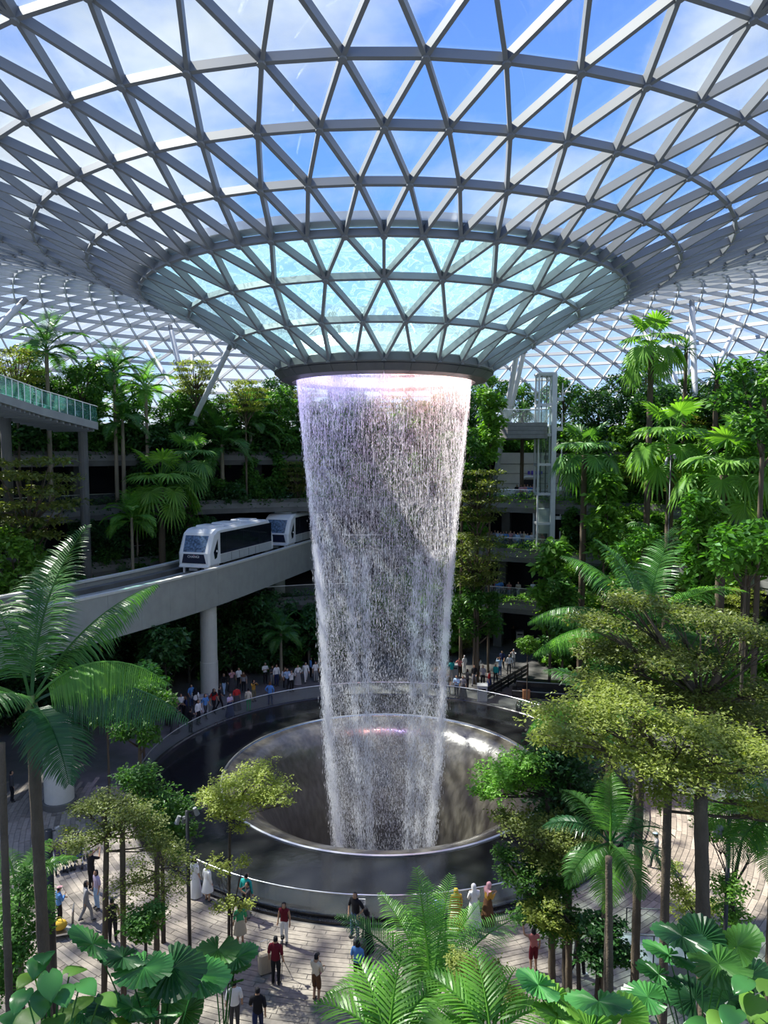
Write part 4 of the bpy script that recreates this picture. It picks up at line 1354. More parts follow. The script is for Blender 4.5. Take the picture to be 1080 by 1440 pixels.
class Proto:
    """parts of a plant: crown parts are placed round the crown centre, trunk runs down from it with unit length"""
    def __init__(self): self.parts = []; self.trunk = None
PROTO = {}
def unit_trunk(name, mat, r0, r1, bend=0.0, rings=0, n=8, seed=0):
    rng = random.Random(seed)
    m = MB(); K = 10
    pts = []; rad = []
    for i in range(K + 1):
        t = i / K
        z = -t
        pts.append((bend * math.sin(t * 2.2) * 1.0, bend * 0.5 * math.sin(t * 3.1), z)); rad.append(r0 + (r1 - r0) * t)
    m.tube(pts, rad, n)
    return m.mesh(name, mat, True)
def make_protos():
    rng = np.random.default_rng(21)
    # feather palms: fronds in four poses
    fr = [feather_mesh('frond', M['lf_palm'], 1.9, th, cu, 26, 0.52, 0.026, hg, 0.25, seed=i, segs=2) for i, (th, cu, hg) in enumerate([(1.35, 0.9, .5), (1.0, 1.5, .7), (0.6, 1.7, .8), (0.15, 1.5, .9)])]
    fb = [feather_mesh('frond', M['lf_palmb'], 1.9, th, cu, 26, 0.52, 0.026, hg, 0.25, seed=i, segs=2) for i, (th, cu, hg) in enumerate([(1.35, 0.9, .5), (1.0, 1.5, .7), (0.6, 1.7, .8), (0.15, 1.5, .9)])]  # same fronds in the brighter leaf, sunlight painted into them
    def crown(meshes, counts, name, jitter=0.25, seed=0):
        r = random.Random(seed); out = []
        a0 = 0
        for k, c in enumerate(counts):
            a0 += 0.7
            for i in range(c):
                out.append((name, meshes[k], (0, 0, -0.06 * k), a0 + 2 * math.pi * i / c + r.uniform(-jitter, jitter), r.uniform(0.85, 1.12)))
        return out
    for key, ms, sd in (('feather', fr, 1), ('feather_sunny', fb, 2)):
        p = Proto(); p.parts = crown(ms, (3, 5, 5, 4), 'frond', seed=sd); p.trunk = unit_trunk('trunk', M['bark_pale'], 0.07, 0.11); PROTO[key] = p
    fan = [fan_mesh('fan_leaf', M['lf_fan'], 1.05, th, cu, 0.78, 18, 135, dr, 0.5, ti, seed=i) for i, (th, cu, dr, ti) in enumerate([(1.3, .35, .15, .2), (0.85, .6, .25, .45), (0.35, .8, .35, .6), (-0.25, .7, .45, .5)])]
    p = Proto(); p.parts = crown(fan, (4, 7, 8, 6), 'fan_leaf', seed=3); p.trunk = unit_trunk('trunk', M['bark'], 0.12, 0.15); PROTO['fan'] = p
    fanb = [fan_mesh('fan_leaf', M['lf_bright'], 1.05, th, cu, 0.78, 18, 135, dr, 0.5, ti, seed=i + 9) for i, (th, cu, dr, ti) in enumerate([(1.3, .35, .15, .2), (0.85, .6, .25, .45), (0.35, .8, .35, .6), (-0.25, .7, .45, .5)])]  # same fan leaves brightened to stand for sun on them
    p = Proto(); p.parts = crown(fanb, (4, 7, 8, 5), 'fan_leaf', seed=5); p.trunk = unit_trunk('trunk', M['bark'], 0.12, 0.15); PROTO['fan_sunny'] = p
    st = [strap_mesh('strap_leaf', M['lf_dark'], 1.0, th, cu) for th, cu in ((1.4, .6), (0.9, 1.2), (0.4, 1.5), (-0.1, 1.2))]
    p = Proto(); p.parts = crown(st, (8, 12, 14, 10), 'strap_leaf', seed=7); p.trunk = unit_trunk('trunk', M['bark'], 0.09, 0.12); PROTO['strap'] = p
    # broadleaf trees: branches and foliage
    def tree(key, mat, bark, n, size, blobs, br, flat=0.8, aspect=.5, r0=0.09, tilt=0.55, pitch=-0.15):
        p = Proto()
        C = []; tw = MB()
        w = np.array([b[1] ** 2 for b in blobs]); w = w / w.sum()
        for b, ww in zip(blobs, w):
            C.append(blob_pts(b[0], (b[1], b[1], b[1] * flat), int(n * ww), rng))
            c = Vector(b[0]); a = Vector((c.x * .12, c.y * .12, min(-0.9, c.z - b[1] * 1.5)))
            mid = a.lerp(c, .55) + Vector((0, 0, -0.15))
            tw.tube([a, mid, c], [r0 * .6, r0 * .42, r0 * .15], 5)
        C = np.concatenate(C)
        V, F = leaf_cloud(C, size, rng, aspect=aspect, tilt=tilt, pitch=pitch)
        p.parts = [('foliage', np_mesh('foliage', V, F, mat), (0, 0, 0), 0, 1.0), ('branches', tw.mesh('branches', bark, True), (0, 0, 0), 0, 1.0)]
        p.trunk = unit_trunk('trunk', bark, r0 * .75, r0 * 1.2)
        PROTO[key] = p
    R = random.Random(8)
    def blobs(n, rx, rz, b):
        out = []
        for i in range(n):
            a = 2.399 * i; t = (i + .5) / n
            z = rz * (1 - 2 * t); q = rx * math.sqrt(max(0.05, 1 - (1 - 2 * t) ** 2)) * .8
            out.append(((q * math.cos(a), q * math.sin(a), z), b * R.uniform(.75, 1.2)))
        return out
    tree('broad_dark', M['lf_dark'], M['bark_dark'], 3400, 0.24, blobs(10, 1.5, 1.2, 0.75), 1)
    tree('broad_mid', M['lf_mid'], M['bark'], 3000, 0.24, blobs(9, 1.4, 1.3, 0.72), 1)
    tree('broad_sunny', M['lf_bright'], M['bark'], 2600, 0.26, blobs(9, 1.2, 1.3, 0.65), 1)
    def layers(n, rx, dz, sub):
        out = []
        for i in range(n):
            t = i / max(1, n - 1); rr = rx * (0.45 + 0.75 * math.sin(math.pi * (0.18 + 0.72 * (1 - t))))
            for k in range(sub):
                a = 2 * math.pi * k / sub + i * .8 + R.uniform(-.3, .3)
                q = rr * R.uniform(.35, .75)
                out.append(((q * math.cos(a), q * math.sin(a), -dz * n / 2 + dz * i + R.uniform(-.08, .08)), rx * R.uniform(.36, .5)))
        return out
    tree('layer_sunny', M['lf_yellow'], M['bark'], 4200, 0.15, layers(5, 1.5, 0.42, 5), 1, flat=0.16, r0=0.06, tilt=.3, pitch=0)
    tree('layer_mid', M['lf_olive'], M['bark'], 4200, 0.16, layers(6, 1.5, 0.45, 5), 1, flat=0.18, r0=0.06, tilt=.3, pitch=0)
    # shrubs reach the soil: wide low mounds
    tree('shrub_dark', M['lf_dark'], M['bark_dark'], 1500, 0.22, blobs(7, 0.75, 0.55, 0.45), 1, r0=.04)
    tree('shrub_mid', M['lf_mid'], M['bark'], 1400, 0.22, blobs(7, 0.75, 0.55, 0.45), 1, r0=.04)
    tree('shrub_sunny', M['lf_bright'], M['bark'], 1300, 0.22, blobs(7, 0.75, 0.55, 0.45), 1, r0=.04)
    # columns of climbing leaves
    col = [((0.28 * math.cos(i * 2.2), 0.28 * math.sin(i * 2.2), 1.5 - i * 0.32), 0.42 * R.uniform(.8, 1.15)) for i in range(10)]
    tree('column_sunny', M['lf_bright'], M['bark'], 1900, 0.26, col, 1, r0=.05)
    tree('column_mid', M['lf_mid'], M['bark'], 1900, 0.26, col, 1, r0=.05)
make_protos()

def plant(kind, name, label, cat, crown, s=1.0, group=None, base=None, rz=None, trunk_r=1.0, seed=0):
    """crown: world point of the crown centre; the trunk runs down to the soil"""
    rng = random.Random(seed or int(crown[0] * 131 + crown[1] * 17))
    zb = ground(crown[0], crown[1]) if base is None else base
    H = max(0.25, crown[2] - zb)
    root = thing(name, label, cat, (crown[0], crown[1], zb), rng.uniform(0, 6.28) if rz is None else rz, group)
    pr = PROTO[kind]
    for (nm, me, off, az, ps) in pr.parts:
        o = link(nm, me, root, (off[0] * s, off[1] * s, H + off[2] * s))
        o.rotation_euler = (0, 0, az)
        o.scale = (s * ps,) * 3
        if nm == 'foliage': o['kind'] = 'stuff'
    t = link('trunk', pr.trunk, root, (0, 0, H))
    t.scale = (s * trunk_r, s * trunk_r, H + 0.05)
    return root

WORD = {0: 'valley floor bank', 1: 'first terrace trough', 2: 'second terrace trough', 3: 'third terrace trough', 4: 'top terrace deck'}
KIND = {
    'feather': ('feather_palm', 'slender deep green feather palm', 'palm tree'),
    'feather_sunny': ('feather_palm', 'slender bright green feather palm', 'palm tree'),
    'fan': ('fan_palm', 'deep green fan palm', 'palm tree'),
    'fan_sunny': ('fan_palm', 'bright green fan palm', 'palm tree'),
    'strap': ('dracaena_tree', 'spiky dracaena tree with strap leaves', 'tree'),
    'broad_dark': ('broadleaf_tree', 'dense dark green broadleaf tree', 'tree'),
    'broad_mid': ('broadleaf_tree', 'mid green bushy broadleaf tree', 'tree'),
    'broad_sunny': ('broadleaf_tree', 'bright light green broadleaf tree', 'tree'),
    'layer_sunny': ('layered_tree', 'yellow-green layered tree', 'tree'),
    'layer_mid': ('layered_tree', 'olive green layered tree', 'tree'),
    'shrub_dark': ('shrub', 'dark green leafy shrub', 'shrub'),
    'shrub_mid': ('shrub', 'mid green leafy shrub', 'shrub'),
    'shrub_sunny': ('shrub', 'bright green leafy shrub', 'shrub'),
    'column_sunny': ('climbing_vine', 'bright green leafy climbing vine pillar', 'climber'),
    'column_mid': ('climbing_vine', 'green leafy climbing vine pillar', 'climber'),
}
def level_of(x, y):
    r = math.hypot(x - CX, y - CY)
    if r < 27: return 0
    k = 1
    for i, (z, R) in enumerate(LV):
        if r >= R: k = i + 1
    return k
def SIDE(x, y):
    a = math.degrees(math.atan2(x - CX, y - CY))
    for lim, w in ((-56, 'under the footbridge'), (-44, 'behind the big bright fan palm'), (-34, 'behind the leading train car'), (-24, 'behind the train roof'), (-12, 'between train and waterfall'), (0, 'behind the waterfall centre'), (11, 'behind the waterfall'),
                   (18, 'at the sunny waterfall edge'), (33, 'around the lift tower'), (41, 'behind the thick-trunked fan palm'), (50, 'below the leaning white column'), (58, 'behind the fan palm group')):
        if a < lim: return w
    return 'beyond the fan palm group'
def guide_off(x, y):
    gi = min(range(len(GP)), key=lambda q: (GP[q].x - x) ** 2 + (GP[q].y - y) ** 2)
    return (Vector((x, y, 0)) - GP[gi]).dot(side(gi)[1])
def auto(kind, crown, s, **kw):
    nm, lab, cat = KIND[kind]
    k = level_of(crown[0], crown[1])
    zb = kw.get('base')
    if zb is None: zb = ground(crown[0], crown[1])
    if zb < 9.6 and crown[0] < 0:
        # keep the guideway and the view of it free
        off = guide_off(crown[0], crown[1])
        if -1.6 < off < 6.8 and (zb > 6 or crown[2] + 1.5 * s > 7.0): return None
        if -14 < off <= -1.6 and crown[2] + 1.2 * s > 6.4: return None
    if nm == 'shrub': lab = ('tall ' if crown[2] - zb > 1.35 else 'low ') + lab
    elif nm == 'broadleaf_tree': lab = ('large-crowned ' if s > 1.15 else 'small-crowned ') + lab
    full = '%s, %s, %s' % (lab, WORD[k], SIDE(crown[0], crown[1]))
    return plant(kind, nm, full, cat, crown, s, group='%s plants of the %s, %s' % (nm.replace('_', ' '), WORD[k], SIDE(crown[0], crown[1])), **kw)
# ------------------------------------------------------------------ planting of the valley sides
def scatter():
    R = random.Random(77)
    # troughs of the four decks
    for k, (z, Rr) in enumerate(LV):
        a = -66.0
        while a < 66:
            step = R.uniform(2.6, 5.2)
            a += step
            left = a < 0
            gapR = 17.5 < a < 33.5
            gapL = -64 < a < -42 and k >= 2
            if gapR or gapL or (k == 1 and -25.5 < a < -6.5): continue
            r = Rr + R.uniform(0.35, 0.95)
            if left: kind = R.choice(['shrub_dark', 'broad_dark', 'shrub_mid', 'feather', 'column_mid', 'broad_mid', 'feather', 'layer_mid'])  # shaded side takes the darker leaf copies, so shade sits in the colour
            else: kind = R.choice(['shrub_mid', 'broad_sunny', 'shrub_sunny', 'column_sunny', 'column_mid', 'broad_mid', 'fan', 'broad_sunny', 'layer_sunny'])  # sunny side takes the brighter leaf copies, sunlight put into the colour
            s = {'shrub': 1.15, 'broad': 0.95, 'feather': 1.05, 'column': 1.1, 'fan': 0.95, 'layer': 1.0}[kind.split('_')[0]] * R.uniform(.85, 1.25)
            h = {'shrub': 0.75, 'broad': 2.4, 'feather': 3.2, 'column': 1.9, 'fan': 2.8, 'layer': 2.6}[kind.split('_')[0]] * R.uniform(.8, 1.25)
            p = pol(r, a)
            auto(kind, (p.x, p.y, z + h), s)
    # climbing plants and shrubs that stand before the openings of each storey
    for k, (z, Rr) in enumerate(LV):
        zb = 0.0 if k == 0 else LV[k - 1][0]
        a = -66.0
        while a < 66:
            a += R.uniform(1.9, 3.6)
            if 18.5 < a < 32.5 or (k == 2 and -25.5 < a < -6.5): continue
            if -63 < a < -43 and k >= 2 and R.random() < .75: continue
            left = a < 3
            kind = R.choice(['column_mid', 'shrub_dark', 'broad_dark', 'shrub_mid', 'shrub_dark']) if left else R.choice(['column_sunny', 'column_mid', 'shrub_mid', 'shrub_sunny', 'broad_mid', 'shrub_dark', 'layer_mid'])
            b = kind.split('_')[0]
            h = {'column': 2.3, 'shrub': 1.2, 'broad': 2.4, 'layer': 2.4}[b] * R.uniform(.8, 1.15)
            p = pol(Rr - R.uniform(0.45, 0.9), a)
            auto(kind, (p.x, p.y, zb + h), {'column': 1.1, 'shrub': 1.5, 'broad': 0.85, 'layer': .9}[b] * R.uniform(.85, 1.2), base=zb)
    # bank at the foot of the first deck
    for rr, hmul in ((25.3, 1.2), (22.6, 0.8)):
        a = -78.0
        while a < 78:
            a += R.uniform(3.4, 6.0)
            if 16 < a < 36: continue
            if rr < 24 and (-8 < a < 62): continue
            left = a < 0
            p = pol(rr + R.uniform(-.6, .6), a)
            gi = min(range(len(GP)), key=lambda q: (GP[q].x - p.x) ** 2 + (GP[q].y - p.y) ** 2)
            d, w = side(gi)
            off = (Vector((p.x, p.y, 0)) - GP[gi]).dot(w)
            under = -2.2 < off < 7.2
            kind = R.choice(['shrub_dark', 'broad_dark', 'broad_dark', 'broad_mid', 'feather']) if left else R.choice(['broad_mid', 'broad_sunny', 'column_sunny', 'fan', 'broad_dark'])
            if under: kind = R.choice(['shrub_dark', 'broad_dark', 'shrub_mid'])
            b = kind.split('_')[0]
            h = {'shrub': 1.2, 'broad': 3.2, 'feather': 4.2, 'column': 2.2, 'fan': 4.6}[b] * R.uniform(.85, 1.3) * hmul
            if under: h = min(h, 3.4)
            s = {'shrub': 1.7, 'broad': 1.15, 'feather': 1.2, 'column': 1.2, 'fan': 1.1}[b]
            if under: s = min(s, 1.2)
            auto(kind, (p.x, p.y, h), s * R.uniform(.9, 1.2))
    # undergrowth of the top deck
    for rr in (32.7, 34.8, 37.5, 41.5):
        a = -70.0
        while a < 70:
            a += R.uniform(2.2, 3.8)
            if rr < 37 and 16.5 < a < 33.5: continue
            p = pol(rr + R.uniform(-.4, .4), a)
            auto(R.choice(['shrub_dark', 'shrub_dark', 'shrub_mid'] if a < 5 else ['shrub_mid', 'shrub_dark', 'shrub_sunny']), (p.x, p.y, 18 + R.uniform(.9, 1.7)), R.uniform(1.5, 2.2))
    # tall trees on the top deck make the skyline
    for rr, n, hm in ((33.6, 23, 1.0), (36.5, 21, 1.25), (40.0, 19, 1.45)):
        for i in range(n):
            a = -70 + 140 * (i + R.uniform(.2, .8)) / n
            if rr < 37 and 16 < a < 34: continue
            p = pol(rr + R.uniform(-.6, .6), a)
            kind = R.choice(['broad_dark', 'broad_dark', 'broad_mid', 'broad_mid', 'feather', 'layer_mid'])
            b = kind.split('_')[0]
            h = {'broad': 3.9, 'feather': 5.0, 'layer': 4.0}[b] * hm * R.uniform(.8, 1.15)
            auto(kind, (p.x, p.y, 18 + h), {'broad': 1.25, 'feather': 1.4, 'layer': 1.2}[b] * R.uniform(.9, 1.15))
scatter()

def crown_at(px, py, D): return tuple(P(px, py, D))
# plants one can pick out one by one on the terraces (pixel of the crown, distance, size)
PICKED = [
    ('feather', 65, 490, 58, 2.0, 'tall dark feather palm rising above the glass-railed bridge', 21.5),
    ('feather', 160, 520, 62, 1.7, 'feather palm standing behind the far end of the bridge', None),
    ('layer_sunny', 22, 515, 56, 1.5, 'yellow-green layered tree beside the bridge palm', 18.0),
    ('broad_mid', 115, 545, 60, 1.4, 'bushy tree with many thin stems beside the bridge end', 18.0),
    ('layer_mid', 40, 690, 50, 2.2, 'olive layered tree below the bridge in front of the dark terrace', 0.0),
    ('fan_sunny', 226, 685, 60, 2.15, 'big bright fan palm with rusty fruit above the guideway', 0.0),
    ('feather_sunny', 185, 728, 57, 1.6, 'low bright feather palm just above the guideway parapet', 0.0),
    ('fan', 265, 648, 64, 1.8, 'fan palm behind the big bright fan palm', 9.2),
    ('feather', 172, 590, 62, 1.8, 'drooping feather palm beside the dark terrace openings', 9.2),
    ('feather', 312, 625, 68, 2.2, 'broad feather palm with pale trunk above the train', 13.6),
    ('feather', 352, 600, 70, 2.0, 'dark feather palm between the train and the waterfall', None),
    ('feather', 405, 590, 74, 1.7, 'slim feather palm close beside the waterfall curtain', None),
    ('feather_sunny', 205, 545, 64, 1.7, 'bright feather palm on the skyline beside the raking column', 18.0),
    ('layer_sunny', 345, 552, 68, 1.4, 'light green layered tree under the collar on the shaded side', 18.0),
    ('layer_sunny', 275, 525, 68, 1.5, 'light green layered tree around the slim raking column', 18.0),
    ('broad_sunny', 25, 795, 48, 1.5, 'small sunlit leafy tree beside the guideway behind the big palm', 0.0),
    ('fan_sunny', 916, 490, 58, 1.8, 'tallest fan palm standing against the roof lattice', 13.6),
    ('strap', 965, 490, 60, 1.5, 'spiky dracaena beside the upright grey roof column', 18.0),
    ('strap', 1008, 530, 58, 2.1, 'larger spiky dracaena tree below the leaning white column', 18.0),
    ('strap', 735, 580, 70, 1.7, 'spiky dracaena tree in front of the lift balcony', 13.6),
    ('fan', 822, 640, 58, 1.9, 'fan palm with thick brown trunk in front of the balcony crowd', 0.0),
    ('fan_sunny', 944, 625, 50, 2.1, 'tall fan palm beside the visitor in red', 0.0),
    ('fan_sunny', 1018, 668, 45, 2.1, 'fan palm with drooping pale leaves over the sunny bank', 0.0),
    ('fan_sunny', 1056, 640, 47, 2.0, 'fan palm with yellowish trunk over the sunny bank', 0.0),
    ('column_sunny', 850, 730, 56, 2.0, 'bright climbing vine pillar beside the fan palm trunk', 0.0),
    ('column_sunny', 775, 830, 56, 2.2, 'bright climbing vine pillar beside the way in', 0.0),
    ('column_mid', 792, 870, 54, 1.7, 'low climbing vine pillar by the granite ledges', 0.0),
    ('broad_sunny', 898, 790, 46, 1.4, 'rounded light green tree behind the big sunny palm', 0.0),
    ('column_sunny', 985, 770, 42, 1.8, 'leafy climbing vine pillar among the fan palm trunks', 0.0),
    ('shrub_sunny', 1050, 770, 38, 2.2, 'wide light green shrub below the fan palms', 0.0),
    ('broad_mid', 1075, 560, 40, 1.7, 'tall dark tree at the edge of the sunny terraces', 0.0),
    ('broad_sunny', 1060, 625, 46, 1.2, 'small bright tree beside the brown stone wall', 4.8),
    ('column_sunny', 690, 600, 60, 1.7, 'dense green tree column beside the falling water', 0.0),
    ('layer_mid', 672, 690, 58, 1.6, 'olive layered tree beside the falling water', 0.0),
    ('layer_mid', 668, 780, 57, 1.6, 'lower olive layered tree beside the falling water', 0.0),
    ('broad_mid', 672, 860, 57, 1.4, 'broadleaf tree with large leaves at the water\'s sunny side', 0.0),
    ('broad_mid', 650, 640, 60, 1.4, 'mid green tree just behind the sunny edge of the water', 0.0),
    ('shrub_sunny', 742, 905, 52, 0.9, 'small yellow-green bush beside the litter bin', 0.0),
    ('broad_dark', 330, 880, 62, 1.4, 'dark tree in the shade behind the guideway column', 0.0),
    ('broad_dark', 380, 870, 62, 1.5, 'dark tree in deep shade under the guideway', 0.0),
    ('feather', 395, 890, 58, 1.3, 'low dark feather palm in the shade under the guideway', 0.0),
    ('shrub_mid', 200, 960, 42, 1.6, 'glossy shrub on the bank beside the seated crowd', 0.0),
    ('shrub_sunny', 150, 985, 38, 1.5, 'yellowish ground shrub on the bank beside the seated crowd', 0.0),
    ('shrub_dark', 232, 905, 48, 1.8, 'dark shrub behind the seated crowd near the column', 0.0),
    ('broad_mid', 195, 1000, 36, 1.0, 'small glossy tree on the bank behind the arching frond', 0.0),
]
for kind, px, py, D, s, lab, base in PICKED:
    nm, _, cat = KIND[kind]
    plant(kind, nm, lab, cat, crown_at(px, py, D), s, base=None)

# rusty fruit cluster on the big bright fan palm
# hedges trailing over the troughs
def hedges():
    rng = np.random.default_rng(4)
    words = ['first', 'second', 'third', 'fourth']
    for k, (z, R) in enumerate(LV):
        for nm, a0, a1, mat in (('shaded guideway side', -66, -15, M['lf_dark']), ('way behind the waterfall', -15, 15, M['lf_mid']), ('sunny lift tower side', 15, 66, M['lf_bright'])):  # one hedge, leaf tone by side: shade and sun painted into the colour
            n = int(1500 * (a1 - a0) / 30)
            a = np.radians(rng.uniform(a0, a1, n))
            t = rng.random(n)
            r = R + 0.55 + rng.normal(0, .28, n) - t * 0.5
            lump = 0.5 + 0.5 * np.sin(a * 41 + k) * np.sin(a * 17.3)
            zz = z + 0.35 + rng.uniform(0, 1, n) * (0.25 + .45 * lump) - np.where(t > .6, (t - .6) * 2.2 * (0.3 + lump), 0)
            C = np.stack([CX + r * np.sin(a), CY + r * np.cos(a), zz], 1)
            dg = np.degrees(a)
            if k == 1: C = C[(dg < -25) | (dg > -7)]
            if k == 3: C = C[(dg < 17) | (dg > 33)]
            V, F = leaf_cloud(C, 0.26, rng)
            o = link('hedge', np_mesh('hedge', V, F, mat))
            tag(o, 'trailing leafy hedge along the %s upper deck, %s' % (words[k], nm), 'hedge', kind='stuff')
hedges()
# ------------------------------------------------------------------ big palms close by
def ringed_trunk(base, top, r0, r1, mat, parent, n=10, knots=14, name='trunk', bow=0.0):
    base, top = Vector(base), Vector(top)
    m = MB(); pts = []; rad = []
    K = knots * 3
    ax = (top - base)
    sd = ax.cross(Vector((0, 1, 0)))
    sd = sd.normalized() if sd.length > 1e-6 else Vector((1, 0, 0))
    for i in range(K + 1):
        t = i / K
        pts.append(base.lerp(top, t) + sd * bow * math.sin(math.pi * t)); rad.append((r0 + (r1 - r0) * t) * (1.10 if i % 3 == 0 else 1.0))
    m.tube(pts, rad, n)
    return m.build(name, mat, parent, True)
def big_palm(label, crown, base, fronds, mat, L=3.2, n=46, ll=0.75, lw=0.03, r=(0.115, 0.10), hang=0.9, shaft=None, bark='bark', name='feather_palm', cat='palm tree', fwd=0.45, lift=0.2, segs=3, seed=0):
    crown, base = Vector(crown), Vector(base)
    root = thing(name, label, cat, tuple(base))
    if (crown - base).length > 0.3:
        ringed_trunk((0, 0, -0.05), tuple(crown - base), r[0], r[1], M[bark], root)
    if shaft:
        m = MB(); m.tube([tuple(crown - base), tuple(crown - base + Vector((0, 0, shaft * .5))), tuple(crown - base + Vector((0, 0, shaft)))], [r[1] * 1.15, r[1] * 1.35, r[1] * .7], 10)
        m.build('crown_shaft', M['stalk'], root, True)
    for i, f in enumerate(fronds):
        az, th, cu, sc = f[:4]
        mm = M[f[4]] if len(f) > 4 else M[mat]
        hg = f[5] if len(f) > 5 else hang
        lf = f[6] if len(f) > 6 else lift
        me = feather_mesh('frond', mm, L * sc, math.radians(th), cu, n, ll * (0.75 + .25 * sc), lw, hg, lf, fwd, seed=seed + i, segs=segs, stem=0.03)
        o = link('frond', me, root, tuple(crown - base + Vector((0, 0, (shaft or 0) * 0.8))))
        o.rotation_euler = (0, 0, math.radians(az))
    return root
def zbase(px, D, z): 
    q = P(px, 1440, D); return (q.x, D, z)

big_palm('huge feather palm with wide hanging fronds beside the pillar', P(46, 1035, 13.0), (P(70, 1335, 13.0).x, 13.0, 0.0),
         [(62, 86, 0.75, 1.12, 'lf_palm', .55), (20, 62, 0.75, 1.0, 'lf_palm', .9, -.75), (-8, 50, 1.55, 0.95, 'lf_palmb', 1.3, -.9), (-14, 30, 1.2, 1.08, 'lf_palmd', 1.4, -1.2),
          (-48, 5, 1.2, 0.7, 'lf_palmd', .9), (205, 42, 1.5, 0.9, 'lf_palmb', 1.2, -.8), (150, 74, 0.9, 0.95, 'lf_palm', .8, -.5), (255, 40, 1.5, 0.75, 'lf_palm', 1.0), (112, 45, 1.3, 0.9, 'lf_palmd'), (100, 80, 0.9, 0.95), (185, 15, 1.3, 0.9, 'lf_palmd', 1.1)],
         'lf_palm', L=3.1, n=64, ll=0.85, lw=0.0165, shaft=0.75, seed=3)
big_palm('tall feather palm with arching pale fronds behind the layered trees', P(905, 925, 19.0), (P(905, 925, 19.0).x, 19.0, 0.0),
         [(178, 46, 1.5, 1.0, 'lf_palm', 1.2, -.9), (196, 28, 1.2, 1.0, 'lf_palmb', 1.2, -.9), (160, 75, 1.2, 0.95, 'lf_palm', .9, -.5), (140, 86, 1.0, 0.9, 'lf_palm'), (35, 84, 0.7, 0.95, 'lf_palm', .5), (10, 55, 1.3, 1.0, 'lf_palmb'),
          (-20, 40, 1.4, 0.95), (-60, 30, 1.4, 0.8), (230, 20, 1.4, 0.85), (80, 60, 1.2, .9), (-5, 30, 1.2, 1.05, 'lf_palm')], 'lf_palm', L=3.4, n=60, ll=0.8, lw=0.018, shaft=0.6, seed=23)
big_palm('feather palm with one huge pale drooping frond over the pool edge', P(858, 1025, 20.0), (P(858, 1025, 20.0).x, 20.0, 0.0),
         [(186, 35, 1.75, 0.95, 'lf_palmb', 1.5, -1.2), (150, 60, 1.3, .8), (30, 50, 1.3, .8), (-40, 30, 1.4, .8), (250, 30, 1.5, .7), (90, 60, 1.2, .8)], 'lf_palm', L=2.9, n=56, ll=0.8, lw=0.019, shaft=0.5, seed=43)
big_palm('dark feather palm with one upright frond in sunlit tint under the layered tree', P(858, 1200, 16.5), (P(858, 1200, 16.5).x, 16.5, 0.0),
         [(75, 88, 0.45, 0.85, 'lf_palmb', .5), (170, 45, 1.4, 0.9, 'lf_palmd'), (10, 38, 1.5, 0.95, 'lf_palmd'), (-30, 25, 1.6, 0.9, 'lf_palmd'), (215, 15, 1.4, .9, 'lf_palm'), (-75, 10, 1.4, .8, 'lf_palm'), (130, 60, 1.2, .9), (45, 45, 1.3, .9, 'lf_palmd'), (250, -5, 1.0, .9, 'lf_palmb')],
         'lf_palm', L=1.9, n=48, ll=0.58, lw=0.0125, r=(0.09, 0.08), bark='bark_dark', shaft=0.3, seed=63)
big_palm('feather palm with sunlit drooping fronds beside the black lamp post', P(1090, 1165, 14.5), (P(1090, 1165, 14.5).x, 14.5, 0.0),
         [(190, 35, 1.6, 1.0, 'lf_palmb', 1.0), (215, 20, 1.5, 1.0, 'lf_palm', 1.0), (170, 60, 1.3, .9), (140, 70, 1.0, .9), (240, 10, 1.4, .9, 'lf_palmb'), (20, 50, 1.3, .9), (-50, 40, 1.3, .9)],
         'lf_palm', L=1.9, n=46, ll=0.56, lw=0.013, r=(0.09, 0.08), shaft=0.3, seed=83)
big_palm('bright clump palm with fine upright fronds before the pool balustrade', P(606, 1418, 11.6), (P(606, 1418, 11.6).x, 11.6, 6.45),
         [(110, 84, 0.45, 1.0, 'lf_palmb', .5), (60, 80, 0.5, 0.95, 'lf_palmb', .5), (165, 62, 0.9, 1.0, 'lf_palm', .6), (25, 58, 1.1, 1.05, 'lf_palm', .7), (195, 48, 1.2, 0.9, 'lf_palmb', .7), (-20, 45, 1.3, .9, 'lf_palmb', .8),
          (250, 60, 1.5, .8, 'lf_palmb', .9), (300, 62, 1.6, .75, 'lf_palmb', .9), (90, 66, 0.9, .95, 'lf_palm'), (135, 74, .9, .9), (40, 72, .9, .85)], 'lf_palmb', L=2.2, n=50, ll=0.56, lw=0.0115, r=(0.05, 0.05), seed=103)
big_palm('low palm with broad ribbed leaflets in front of the clump palm', P(545, 1475, 9.2), (P(545, 1475, 9.2).x, 9.2, 6.45),
         [(120, 62, 0.9, 1.0), (75, 66, 0.8, 1.0), (160, 48, 1.2, 1.0), (40, 50, 1.2, 1.0), (200, 35, 1.3, .9), (5, 35, 1.2, .9), (95, 40, 1.4, .9)], 'lf_palmb', L=1.2, n=17, ll=0.44, lw=0.022, r=(0.04, 0.04), hang=.35, fwd=.8, seed=123)
big_palm('low palm with yellow-green broad leaflets beside the ruffled fan leaves', P(690, 1462, 9.0), (P(690, 1462, 9.0).x, 9.0, 6.45),
         [(150, 52, 0.9, 1.0), (100, 66, 0.9, .95), (60, 52, 1.2, .95), (190, 38, 1.2, 1.0), (20, 40, 1.3, .9), (125, 40, 1.3, .9)], 'lf_palmb', L=1.15, n=17, ll=0.42, lw=0.022, r=(0.04, 0.04), hang=.35, fwd=.8, seed=133)
